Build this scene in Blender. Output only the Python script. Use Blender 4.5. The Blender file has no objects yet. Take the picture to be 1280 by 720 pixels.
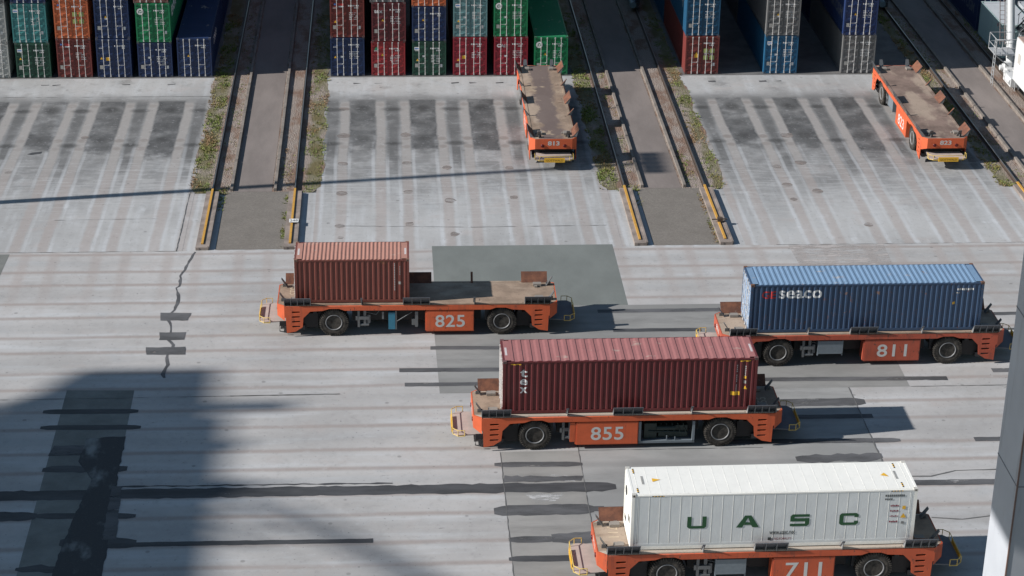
import bpy, bmesh, math, random
from mathutils import Vector, Matrix, noise
random.seed(7)
R = math.radians
D = bpy.data
C = bpy.context.scene.collection
SC = bpy.context.scene

# ------------------------------------------------------------------ camera
CAM_H = 48.489
pt, yw, rl = R(24.5829), R(3.77), R(0.89875)
F = Vector((math.sin(yw)*math.cos(pt), math.cos(yw)*math.cos(pt), -math.sin(pt)))
Rt = Vector((math.cos(yw), -math.sin(yw), 0)); Up = Rt.cross(F)
R2 = math.cos(rl)*Rt + math.sin(rl)*Up; U2 = -math.sin(rl)*Rt + math.cos(rl)*Up
cd = D.cameras.new('camera'); cam = D.objects.new('camera', cd); C.objects.link(cam)
cam.matrix_world = Matrix(((R2.x, U2.x, -F.x, 0), (R2.y, U2.y, -F.y, 0), (R2.z, U2.z, -F.z, CAM_H), (0, 0, 0, 1)))
cd.sensor_width = 36; cd.lens = 2586.25/1280*36; cd.clip_start = 1; cd.clip_end = 3000
SC.camera = cam

# ------------------------------------------------------------------ light
SUN = Vector((-1.78, -0.252, 1.0)).normalized()
w = D.worlds.new('World'); SC.world = w; w.use_nodes = True
wn = w.node_tree; bg = wn.nodes['Background']
sky = wn.nodes.new('ShaderNodeTexSky'); sky.sky_type = 'NISHITA'; sky.sun_disc = False
sky.air_density = 1.6; sky.dust_density = 0.2; sky.ozone_density = 3.0
sky.sun_elevation = math.asin(SUN.z); sky.sun_rotation = math.atan2(SUN.x, SUN.y)
wn.links.new(sky.outputs[0], bg.inputs[0]); bg.inputs[1].default_value = 0.057
sd = D.lights.new('sun', 'SUN'); sd.energy = 5.0; sd.angle = R(0.55); sd.color = (1, 0.965, 0.925)
so = D.objects.new('sun', sd); C.objects.link(so); so.rotation_euler = (-SUN).to_track_quat('-Z', 'Y').to_euler()
so.location = (-60, 60, 90)
SC.view_settings.view_transform = 'Standard'; SC.view_settings.look = 'None'
SC.view_settings.exposure = 0.34; SC.view_settings.gamma = 1

# ------------------------------------------------------------------ node helpers
class X:
    """a socket (or number) with arithmetic"""
    def __init__(s, nt, v): s.nt = nt; s.v = v
    def m(s, op, *o):
        n = s.nt.nodes.new('ShaderNodeMath'); n.operation = op
        for i, a in enumerate((s,)+o):
            a = a.v if isinstance(a, X) else a
            if isinstance(a, (int, float)): n.inputs[i].default_value = a
            else: s.nt.links.new(a, n.inputs[i])
        return X(s.nt, n.outputs[0])
    def __add__(s, o): return s.m('ADD', o)
    def __sub__(s, o): return s.m('SUBTRACT', o)
    def __mul__(s, o): return s.m('MULTIPLY', o)
    def __truediv__(s, o): return s.m('DIVIDE', o)
    __radd__ = __add__; __rmul__ = __mul__
    def abs(s): return s.m('ABSOLUTE')
    def clamp(s): return s.m('MAXIMUM', 0.0).m('MINIMUM', 1.0)
    def ss(s, a, b):      # smoothstep a..b (a may exceed b)
        n = s.nt.nodes.new('ShaderNodeMapRange'); n.interpolation_type = 'SMOOTHSTEP'
        s.nt.links.new(s.v, n.inputs[0])
        inv = a > b
        n.inputs[1].default_value = min(a, b); n.inputs[2].default_value = max(a, b)
        n.inputs[3].default_value = 1.0 if inv else 0.0; n.inputs[4].default_value = 0.0 if inv else 1.0
        return X(s.nt, n.outputs[0])

class Mat:
    def __init__(s, name, rough=0.8, metal=0.0, spec=0.5):
        s.m = D.materials.new(name); s.m.use_nodes = True; s.nt = s.m.node_tree
        s.b = s.nt.nodes['Principled BSDF']
        s.b.inputs['Roughness'].default_value = rough; s.b.inputs['Metallic'].default_value = metal
        s.b.inputs['Specular IOR Level'].default_value = spec
        s.tc = s.nt.nodes.new('ShaderNodeTexCoord'); s.geo = None
    def xyz(s, kind='Object'):
        n = s.nt.nodes.new('ShaderNodeSeparateXYZ'); s.nt.links.new(s.tc.outputs[kind], n.inputs[0])
        return [X(s.nt, n.outputs[i]) for i in range(3)]
    def noise(s, scale=1.0, stretch=(1, 1, 1), detail=4, rough=0.55, seed=0.0, per_object=False, tex='NOISE'):
        mp = s.nt.nodes.new('ShaderNodeMapping'); mp.inputs['Scale'].default_value = [scale*k for k in stretch]
        mp.inputs['Location'].default_value = (seed*13.7, seed*7.3, seed*3.1)
        s.nt.links.new(s.tc.outputs['Object'], mp.inputs[0])
        src = mp.outputs[0]
        if per_object:
            oi = s.nt.nodes.new('ShaderNodeObjectInfo'); va = s.nt.nodes.new('ShaderNodeVectorMath'); va.operation = 'ADD'
            mu = s.nt.nodes.new('ShaderNodeVectorMath'); mu.operation = 'SCALE'; mu.inputs[0].default_value = (37, 91, 53)
            s.nt.links.new(oi.outputs['Random'], mu.inputs['Scale'])
            s.nt.links.new(src, va.inputs[0]); s.nt.links.new(mu.outputs[0], va.inputs[1]); src = va.outputs[0]
        if tex == 'NOISE':
            n = s.nt.nodes.new('ShaderNodeTexNoise'); n.inputs['Scale'].default_value = 1
            n.inputs['Detail'].default_value = detail; n.inputs['Roughness'].default_value = rough
        else:
            n = s.nt.nodes.new('ShaderNodeTexVoronoi'); n.inputs['Scale'].default_value = 1
        s.nt.links.new(src, n.inputs['Vector'])
        return X(s.nt, n.outputs[0])
    def mix(s, fac, a, b, blend='MIX'):
        n = s.nt.nodes.new('ShaderNodeMix'); n.data_type = 'RGBA'; n.blend_type = blend
        for sock, v in ((n.inputs[0], fac), (n.inputs[6], a), (n.inputs[7], b)):
            v = v.v if isinstance(v, X) else v
            if isinstance(v, (int, float)): sock.default_value = v
            elif isinstance(v, tuple): sock.default_value = (*v, 1)
            else: s.nt.links.new(v, sock)
        return n.outputs[2]
    def out(s, col, bump=None, dist=0.02, strength=0.5, rough=None):
        if isinstance(col, tuple): s.b.inputs['Base Color'].default_value = (*col, 1)
        else: s.nt.links.new(col, s.b.inputs['Base Color'])
        if rough is not None: s.nt.links.new(rough.v, s.b.inputs['Roughness'])
        if bump is not None:
            n = s.nt.nodes.new('ShaderNodeBump'); n.inputs['Strength'].default_value = strength; n.inputs['Distance'].default_value = dist
            s.nt.links.new(bump.v, n.inputs['Height']); s.nt.links.new(n.outputs[0], s.b.inputs['Normal'])
        return s.m

_paint = {}
def paint(col, rust=0.5, rough=0.45, dirt=0.35, key=''):
    """worn steel paint: faded, dirty, with rust where it has chipped"""
    k = (tuple(round(c, 4) for c in col), rust, rough, dirt, key)
    if k in _paint: return _paint[k]
    M = Mat('paint', rough, 0, 0.4)
    big = M.noise(0.8, (1, 1, 1), 3, per_object=True); fine = M.noise(9, (1, 1, 0.35), 5, 0.65, per_object=True)
    stre = M.noise(5, (1, 1, 0.12), 4, 0.6, seed=2, per_object=True)
    c = M.mix((big-0.35)*0.7, col, tuple(min(1, x*1.18+0.02) for x in col))
    c = M.mix((stre.ss(0.5, 0.75))*dirt, c, tuple(x*0.45+0.03 for x in col))
    c = M.mix(fine.ss(0.72-0.12*rust, 0.78-0.1*rust)*(0.85 if rust > 0 else 0.0), c, (0.16, 0.07, 0.035))
    if key in ('roof', 'veh'):
        lo = M.noise(0.9, (1, 1.6, 1), 5, 0.6, seed=6, per_object=True)
        c = M.mix(lo.ss(0.62, 0.70)*0.6, c, (0.42, 0.36, 0.30) if key == 'roof' else tuple(x*0.6+0.02 for x in col))
        if rust > 0.6: c = M.mix(M.noise(1.3, (1, 1, 1), 5, 0.7, seed=16, per_object=True).ss(0.64, 0.72)*0.8, c, (0.30, 0.15, 0.06))
    _paint[k] = M.out(c, fine*0.12+big, 0.05, 0.35)
    return _paint[k]

def flat(name, col, rough=0.7, metal=0.0, var=0.25, scale=6):
    M = Mat(name, rough, metal)
    n = M.noise(scale, detail=4)
    return M.out(M.mix(n, tuple(x*(1-var) for x in col), tuple(min(1, x*(1+var)) for x in col)), n, 0.004, 0.2)

# ------------------------------------------------------------------ mesh helpers
class MB:
    def __init__(s): s.v = []; s.f = []; s.mi = []; s.sm = []
    def add(s, vs, fs, mi=0, smooth=False):
        b = len(s.v); s.v += [tuple(v) for v in vs]
        for f in fs: s.f.append([b+i for i in f]); s.mi.append(mi); s.sm.append(smooth)
    def box(s, x0, x1, y0, y1, z0, z1, mi=0, M=None):
        vs = [Vector((x, y, z)) for z in (z0, z1) for y in (y0, y1) for x in (x0, x1)]
        if M: vs = [M @ v for v in vs]
        s.add(vs, [(0, 2, 3, 1), (4, 5, 7, 6), (0, 1, 5, 4), (2, 6, 7, 3), (0, 4, 6, 2), (1, 3, 7, 5)], mi)
    def hexa(s, a, b, mi=0):   # two quads (lists of four points), joined
        s.add(list(a)+list(b), [(3, 2, 1, 0), (4, 5, 6, 7), (0, 1, 5, 4), (1, 2, 6, 5), (2, 3, 7, 6), (3, 0, 4, 7)], mi)
    def quad(s, a, b, c, d, mi=0): s.add([a, b, c, d], [(0, 1, 2, 3)], mi)
    def poly(s, pts, mi=0): s.add(pts, [tuple(range(len(pts)))], mi)
    def prism(s, pts, z0, z1, mi=0):
        n = len(pts)
        s.add([(x, y, z0) for x, y in pts]+[(x, y, z1) for x, y in pts],
              [tuple(range(n))[::-1], tuple(range(n, 2*n))]+[(i, (i+1) % n, n+(i+1) % n, n+i) for i in range(n)], mi)
    def tube(s, pts, r, n=8, mi=0, r1=None, cap=True):
        pts = [Vector(p) for p in pts]; rings = []; vs = []
        for i, p in enumerate(pts):
            d = ((pts[min(i+1, len(pts)-1)]-p).normalized() + (p-pts[max(i-1, 0)]).normalized()).normalized()
            a = d.cross(Vector((0, 0, 1)));
            if a.length < 0.05: a = d.cross(Vector((0, 1, 0)))
            a.normalize(); b = d.cross(a)
            rr = r if r1 is None else r+(r1-r)*i/(len(pts)-1)
            for k in range(n):
                t = 2*math.pi*k/n; vs.append(p + a*rr*math.cos(t) + b*rr*math.sin(t))
        fs = [(i*n+k, i*n+(k+1) % n, (i+1)*n+(k+1) % n, (i+1)*n+k) for i in range(len(pts)-1) for k in range(n)]
        s.add(vs, fs, mi, True)
        if cap: s.add(vs[:n], [tuple(range(n))], mi); s.add(vs[-n:], [tuple(range(n))], mi)
    def lathe(s, prof, M=None, n=32, mi=0, smooth=True):   # prof (r, h) about local z
        vs = [Vector((r*math.cos(2*math.pi*k/n), r*math.sin(2*math.pi*k/n), h)) for r, h in prof for k in range(n)]
        if M: vs = [M @ v for v in vs]
        fs = [(i*n+k, i*n+(k+1) % n, (i+1)*n+(k+1) % n, (i+1)*n+k) for i in range(len(prof)-1) for k in range(n)]
        s.add(vs, fs, mi, smooth)
        if prof[0][0] > 0.001: s.add(vs[:n], [tuple(range(n))], mi)
        if prof[-1][0] > 0.001: s.add(vs[-n:], [tuple(range(n))], mi)
    def mesh(s, name):
        me = D.meshes.new(name); me.from_pydata(s.v, [], s.f)
        me.polygons.foreach_set('material_index', s.mi); me.polygons.foreach_set('use_smooth', s.sm)
        bm = bmesh.new(); bm.from_mesh(me); bmesh.ops.recalc_face_normals(bm, faces=bm.faces) if not getattr(s, 'keep', False) else None
        bm.to_mesh(me); bm.free(); return me
    def obj(s, name, mats, parent=None, **k): return link(name, s.mesh(name), mats, parent, **k)

def link(name, me, mats, parent=None, loc=None, label=None, cat=None, group=None, kind=None, own=True):
    if not isinstance(mats, (list, tuple)): mats = [mats]
    while len(me.materials) < len(mats): me.materials.append(None)
    o = D.objects.new(name, me)
    for i, m in enumerate(mats):
        o.material_slots[i].link = 'OBJECT'; o.material_slots[i].material = m
    C.objects.link(o)
    if parent: o.parent = parent
    if loc: o.location = loc
    tag(o, label, cat, group, kind); return o
def tag(o, label=None, cat=None, group=None, kind=None):
    for k, v in (('label', label), ('category', cat), ('group', group), ('kind', kind)):
        if v: o[k] = v
def empty(name, loc, rz=0, **k):
    o = D.objects.new(name, None); C.objects.link(o); o.location = loc; o.rotation_euler.z = rz
    o.empty_display_size = 0.5; tag(o, **k); return o
def clone(o, parent):
    c = o.copy(); C.objects.link(c); c.parent = parent
    for ch in list(o.children): clone(ch, c)
    return c

def text_pts(txt, height, width=None, bold=0.0, spacing=1.0):
    """flat triangulated lettering: (verts2d, faces), lower left at 0,0"""
    cu = D.curves.new('lettering', 'FONT'); cu.body = txt; cu.offset = bold; cu.space_character = spacing; cu.resolution_u = 4
    o = D.objects.new('lettering', cu); C.objects.link(o)
    dg = bpy.context.evaluated_depsgraph_get(); dg.update()
    me = D.meshes.new_from_object(o.evaluated_get(dg))
    vs = [v.co.copy() for v in me.vertices]; fs = [tuple(p.vertices) for p in me.polygons]
    D.objects.remove(o); D.curves.remove(cu); D.meshes.remove(me)
    x0 = min(v.x for v in vs); y0 = min(v.y for v in vs); x1 = max(v.x for v in vs); y1 = max(v.y for v in vs)
    k = height/(y1-y0); kx = k if width is None else width/(x1-x0)
    return [((v.x-x0)*kx, (v.y-y0)*k) for v in vs], fs, (x1-x0)*kx
def put_text(mb, txt, origin, right, up, height, width=None, bold=0.0, center=True, mi=0, spacing=1.0, drape=None, breaks=None):
    vs, fs, wd = text_pts(txt, height, width, bold, spacing)
    put_shape(mb, vs, fs, wd, origin, right, up, center, mi, drape, breaks)
def put_shape(mb, vs, fs, wd, origin, right, up, center=True, mi=0, drape=None, breaks=None):
    o = Vector(origin); r = Vector(right); u = Vector(up); n = r.cross(u)
    ox = -wd/2 if center else 0
    bm = bmesh.new(); bv = [bm.verts.new(o + r*(x+ox) + u*y) for x, y in vs]
    for f in fs:
        try: bm.faces.new([bv[i] for i in f])
        except ValueError: pass
    if breaks:
        for b in breaks:
            bmesh.ops.bisect_plane(bm, geom=bm.verts[:]+bm.edges[:]+bm.faces[:], plane_co=(b, 0, 0), plane_no=(1, 0, 0))
        for v in bm.verts: v.co += n*drape(v.co.x)
    bm.verts.index_update()
    mb.add([v.co.copy() for v in bm.verts], [[v.index for v in f.verts] for f in bm.faces], mi); bm.free()

# ------------------------------------------------------------------ ground materials
def concrete_lanes(name, centres_at, pitch, axis, base=(0.375, 0.373, 0.37), oil=True, grime=0.0):
    """worn concrete with pairs of tyre tracks; axis 'Y' = lanes run along Y"""
    M = Mat(name, 0.88, 0, 0.3); x, y, z = M.xyz()
    a = x if axis == 'Y' else y
    st = (1, 0.12, 1) if axis == 'Y' else (0.10, 1, 1)
    n1 = M.noise(0.11, detail=5); n2 = M.noise(0.9, detail=6, rough=0.7); n3 = M.noise(14, detail=3, rough=0.7)
    stk = M.noise(1.1, st, 6, 0.6, seed=1); stk2 = M.noise(2.6, st[::-1] if False else (st[1], st[0], 1), 5, 0.7, seed=3)
    wob = (M.noise(0.15, detail=2, seed=9)-0.5)*0.22
    tq = (a - centres_at + wob)/pitch + 0.5 + 40.0
    t = tq.m('FRACT') - 0.5
    lane = ((tq.m('FLOOR')*12.9898).m('SINE')*43758.5).m('FRACT')
    d = (t*pitch).abs()                       # distance from the lane centre
    trk = (d-1.22+(n2-0.5)*0.25).abs().ss(0.40, 0.20)
    c = M.mix(n1.ss(0.35, 0.65), tuple(k*0.88 for k in base), tuple(min(1, k*1.10) for k in base))
    c = M.mix(stk.ss(0.45, 0.72)*0.55, c, (0.50, 0.515, 0.53))
    c = M.mix(n2.ss(0.5, 0.8)*0.4, c, tuple(k*0.62 for k in base))
    pk = M.noise(0.45, detail=4, rough=0.6, seed=21)
    c = M.mix(pk.ss(0.55, 0.72)*0.35, c, (0.40, 0.35, 0.33))
    c = M.mix(pk.ss(0.42, 0.28)*0.35, c, (0.37, 0.385, 0.40))
    if oil:
        n4 = M.noise(0.55, detail=6, rough=0.62, seed=12); n5 = M.noise(0.09, detail=2, seed=15)
        up = (y+(n4-0.5)*8.0)
        # general tyre grime in the upper half, blotchy
        c = M.mix(up.ss(115, 129)*y.ss(139.5, 137.5)*(n4.ss(0.25, 0.65)*0.45+0.38+grime), c, (0.155, 0.155, 0.153))
        c = M.mix((n4+(n2-0.5)*0.6).ss(0.55, 0.70)*y.ss(137.5, 139.5)*0.35, c, (0.17, 0.16, 0.15))
        c = M.mix(n4.ss(0.58, 0.68)*stk.ss(0.45, 0.6)*y.ss(126, 122)*0.5, c, (0.56, 0.575, 0.59))
        c = M.mix(stk2.ss(0.40, 0.66)*y.ss(113, 126)*y.ss(138.5, 137)*0.38, c, (0.19, 0.19, 0.19))
        c = M.mix(d.ss(1.55, 1.75)*up.ss(121, 128)*(y+(n4-0.5)*2).ss(138.3, 136.8)*(n4.ss(0.3, 0.6)*0.45+0.35), c, (0.105, 0.105, 0.105))
        # pale rims beside the tyre tracks lower down
        c = M.mix(((d-1.22).abs()-0.46).abs().ss(0.17, 0.04)*y.ss(134, 124)*stk.ss(0.3, 0.6)*0.45, c, (0.50, 0.51, 0.525))
        # dark standing pads between the tracks, their outline eaten away
        edge = (n4-0.5)*1.5
        pad = (d+edge*0.55).ss(1.02, 0.84)*(y+edge*3.0+(lane-0.5)*3.5).ss(125.6, 127.4)*(y+edge*0.5).ss(137.9, 137.5)
        c = M.mix(pad*(0.80+(n5-0.5)*0.8+(lane-0.5)*0.35+(n4-0.5)*2.6+(n2-0.5)*1.0).clamp()*0.97, c, (0.062, 0.063, 0.065))
        c = M.mix(d.ss(1.0, 0.3)*up.ss(117, 125)*n4.ss(0.4, 0.65)*0.35, c, (0.15, 0.15, 0.15))
        # the tyre tracks themselves stay pale, pinkish further down
        c = M.mix(trk*(y.ss(137.7, 137.0)*0.75+0.05)*y.ss(120, 127), c, (0.325, 0.305, 0.29))
        c = M.mix(trk*y.ss(127, 121)*0.5, c, (0.335, 0.285, 0.262))
        for (yc, k, off) in ((135.7, 0.75, 2.05), (129.0, 0.75, 2.05)):
            dd = ((y-yc)*(y-yc)*2.2 + (d-off)*(d-off)*0.8).m('SQRT')
            c = M.mix((dd+(n4-0.5)*0.9).ss(0.85, 0.2)*k, c, (0.05, 0.05, 0.05))
        for (yc, k) in ((129.9, 0.5), (136.7, 0.35), (128.4, 0.4)):
            dd = ((y-yc)*(y-yc)*1.4 + (d-1.22)*(d-1.22)*1.6).m('SQRT')
            c = M.mix((dd+(n4-0.5)*0.5).ss(0.5, 0.25)*k*n1.ss(0.3, 0.6), c, (0.16, 0.13, 0.115))
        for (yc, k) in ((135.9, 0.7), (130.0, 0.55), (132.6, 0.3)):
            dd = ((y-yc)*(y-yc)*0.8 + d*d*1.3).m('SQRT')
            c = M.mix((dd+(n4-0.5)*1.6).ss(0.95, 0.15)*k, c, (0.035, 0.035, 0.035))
        ln = M.noise(7, (0.08, 1, 1), 3, 0.5, seed=5)
        c = M.mix(ln.ss(0.52, 0.62)*y.ss(112, 120)*y.ss(128, 124)*0.22, c, (0.5, 0.5, 0.5))
    else:
        red = (d-1.22).abs().ss(0.30, 0.04)
        c = M.mix(d.ss(0.9, 0.1)*stk.ss(0.3, 0.6)*0.35, c, (0.26, 0.255, 0.25))
        c = M.mix(red*0.55*(n1.ss(0.2, 0.6)*0.5+0.5), c, (0.25, 0.195, 0.17))
        sp = M.noise(3.2, (0.35, 1, 1), 5, 0.75, seed=6)
        c = M.mix(sp.ss(0.64, 0.70)*d.ss(1.2, 0.3)*0.55, c, (0.09, 0.09, 0.09))
        # tyre tracks coming out of the transfer bays and fading away
        tb = (((x+1.6+(y-111.0)*0.02)/4.1+40.5).m('FRACT')-0.5)*4.1
        c = M.mix((tb.abs()-1.22).abs().ss(0.5, 0.1)*y.ss(100, 110)*0.5, c, (0.335, 0.29, 0.27))
    mf = M.noise(2.6, detail=5, rough=0.75, seed=33)
    c = M.mix(mf.ss(0.52, 0.72)*0.28, c, (0.21, 0.205, 0.20))
    c = M.mix(mf.ss(0.45, 0.30)*0.25, c, (0.49, 0.49, 0.50))
    sk = M.noise(6, detail=2, rough=0.5, seed=30)
    c = M.mix(sk.ss(0.68, 0.73)*0.5, c, (0.10, 0.10, 0.10))
    c = M.mix(n3.ss(0.66, 0.74)*0.35, c, (0.12, 0.12, 0.12))
    vo = M.noise(0.55, detail=2, seed=8, tex='VORONOI')
    c = M.mix(vo.ss(0.075, 0.04)*0.5, c, (0.15, 0.145, 0.14))
    return M.out(c, n3+n2*0.6, 0.01, 0.25)

def patch_mat(name, col, var=0.22, scale=0.7, st=(1, 1, 1), rough=0.85, fine=16, worn=None):
    M = Mat(name, rough, 0, 0.35)
    n = M.noise(scale, st, 6, 0.65); n3 = M.noise(fine, detail=4, rough=0.7)
    c = M.mix(n.ss(0.3, 0.7), tuple(k*(1-var) for k in col), tuple(min(1, k*(1+var)) for k in col))
    c = M.mix(n3.ss(0.55, 0.75)*0.4, c, tuple(min(1, k*1.9) for k in col))
    if worn is not None:
        wn_ = M.noise(1.6, (0.35, 1.6, 1), 6, 0.72, seed=41)
        al = X(M.nt, 1.0).m('SUBTRACT', (wn_.ss(worn, worn+0.12)*0.85)); M.nt.links.new(al.v, M.b.inputs['Alpha'])
    return M.out(c, n3, 0.008, 0.4)

def gravel_mat(name, gx0, gx1, gx2, gx3):
    """ballast, with green creeping in near the outer edges (world x gx0..gx1 and gx2..gx3)"""
    M = Mat(name, 0.95, 0, 0.2); x, y, z = M.xyz()
    v = M.noise(13, tex='VORONOI', seed=1); n = M.noise(0.8, (1, 0.5, 1), 5, 0.6); f = M.noise(26, detail=3, rough=0.7)
    c = M.mix(f.ss(0.3, 0.7), (0.16, 0.115, 0.09), (0.44, 0.39, 0.35))
    c = M.mix(n.ss(0.45, 0.62)*0.6, c, (0.16, 0.075, 0.04))
    g = (x+(n-0.5)*1.2)
    gm = (g.ss(gx0-0.1, gx0+0.1)*g.ss(gx1, gx1-0.4)) + (g.ss(gx2, gx2+0.4)*g.ss(gx3+0.1, gx3-0.1))
    c = M.mix(gm.clamp()*0.6*n.ss(0.3, 0.5), c, (0.115, 0.12, 0.035))
    return M.out(c, v+f*0.5, 0.05, 0.9)

M_apron = concrete_lanes('apron_concrete', 101.3, 4.25, 'X', (0.40, 0.388, 0.38), False)
M_bayA = concrete_lanes('bay_concrete_a', -22.87, 4.02, 'Y')
M_bayB = concrete_lanes('bay_concrete_b', -1.6, 4.12, 'Y')
M_bayC = concrete_lanes('bay_concrete_c', 24.15, 4.06, 'Y', grime=0.12)
M_stack = patch_mat('stack_floor_concrete', (0.13, 0.127, 0.125), 0.25, 0.5)  # colour darkened to deepen the shade between the stacks
M_asph = patch_mat('road_asphalt', (0.20, 0.172, 0.158), 0.14, 0.5, (1, 0.3, 1))
def paver_mat():
    M = Mat('block_paving', 0.9, 0, 0.3)
    b = M.nt.nodes.new('ShaderNodeTexBrick'); mp = M.nt.nodes.new('ShaderNodeMapping'); mp.inputs['Scale'].default_value = (4, 4, 4)
    M.nt.links.new(M.tc.outputs['Object'], mp.inputs[0]); M.nt.links.new(mp.outputs[0], b.inputs['Vector'])
    b.inputs['Color1'].default_value = (0.19, 0.172, 0.155, 1); b.inputs['Color2'].default_value = (0.25, 0.225, 0.2, 1)
    b.inputs['Mortar'].default_value = (0.11, 0.10, 0.085, 1); b.inputs['Scale'].default_value = 1; b.inputs['Mortar Size'].default_value = 0.03
    n = M.noise(0.7, detail=6, rough=0.65)
    c = M.mix(n.ss(0.4, 0.7)*0.45, b.outputs[0], (0.14, 0.125, 0.11))
    return M.out(c, n, 0.01, 0.3)
M_paver = paver_mat()
M_kerb = patch_mat('kerb_concrete', (0.205, 0.178, 0.155), 0.25, 1.2)
M_found = patch_mat('foundation_concrete', (0.24, 0.20, 0.175), 0.3, 1.0)
M_rail = flat('rail_steel', (0.10, 0.075, 0.06), 0.55, 0.3)
M_railtop = flat('rail_head_steel', (0.32, 0.31, 0.30), 0.3, 0.8)
M_yellow = paint((0.52, 0.28, 0.05), 0.8, 0.7, 0.6)
M_tar = patch_mat('bitumen', (0.062, 0.063, 0.067), 0.28, 1.2, (0.25, 1, 1), 0.7, worn=0.62)
M_tar2 = patch_mat('old_bitumen', (0.092, 0.092, 0.096), 0.35, 0.9, (0.3, 1, 1), 0.75, worn=0.56)
M_patchdark = patch_mat('grey_green_asphalt', (0.165, 0.178, 0.168), 0.10, 0.4, (1, 0.5, 1), 0.8)
M_plate = patch_mat('patch_asphalt', (0.17, 0.175, 0.165), 0.2, 0.5, (1, 1, 1), 0.8)
def lane_slab(name, col, yref=101.3):
    M = Mat(name, 0.88, 0, 0.3); x, y, z = M.xyz()
    n = M.noise(0.25, (0.5, 1, 1), 6, 0.65); n3 = M.noise(15, detail=4, rough=0.7); n2 = M.noise(1.3, (0.2, 1, 1), 6, 0.7)
    d = ((((y-yref)/4.25+40.5).m('FRACT')-0.5)*4.25).abs()
    c = M.mix(n.ss(0.35, 0.65), tuple(k*0.86 for k in col), tuple(k*1.14 for k in col))
    c = M.mix((d-1.22).abs().ss(0.45, 0.05)*0.4, c, tuple(k*0.66 for k in col))
    c = M.mix(d.ss(0.9, 0.2)*n2.ss(0.4, 0.7)*0.5, c, tuple(k*0.55 for k in col))
    c = M.mix(n3.ss(0.6, 0.75)*0.35, c, (0.1, 0.1, 0.1))
    return M.out(c, n3, 0.008, 0.35)
M_slab1 = lane_slab('repaired_slab_a', (0.245, 0.243, 0.235))
M_slab2 = lane_slab('repaired_slab_b', (0.285, 0.285, 0.28))
M_slab3 = lane_slab('repaired_slab_c', (0.27, 0.262, 0.25))
M_light = patch_mat('pale_concrete_smear', (0.50, 0.50, 0.50), 0.15, 1.5, (0.4, 1, 1), worn=0.40)

def sheet(name, pts, z, m, kind='structure'):
    mb = MB(); mb.poly([(x, y, z) for x, y in pts]); return mb.obj(name, m, kind=kind)
def rect(name, x0, x1, y0, y1, z, m): return sheet(name, [(x0, y0), (x1, y0), (x1, y1), (x0, y1)], z, m)

# ------------------------------------------------------------------ the ground
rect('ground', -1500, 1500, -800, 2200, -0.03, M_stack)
rect('apron', -220, 220, 30, 111.45, 0.0, M_apron)
rect('transfer_bay_floor', -60, -11.95, 111.454, 142.6, 0.0, M_bayA)
rect('transfer_bay_floor', -4.4, 13.85, 111.454, 142.6, 0.0, M_bayB)
rect('transfer_bay_floor', 21.18, 39.3, 111.454, 142.6, 0.0, M_bayC)
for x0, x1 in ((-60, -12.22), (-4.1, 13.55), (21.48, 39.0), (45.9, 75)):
    rect('stack_floor', x0, x1, 142.604 if x0 < 45 else 111.454, 230, 0.0, M_stack)
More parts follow.
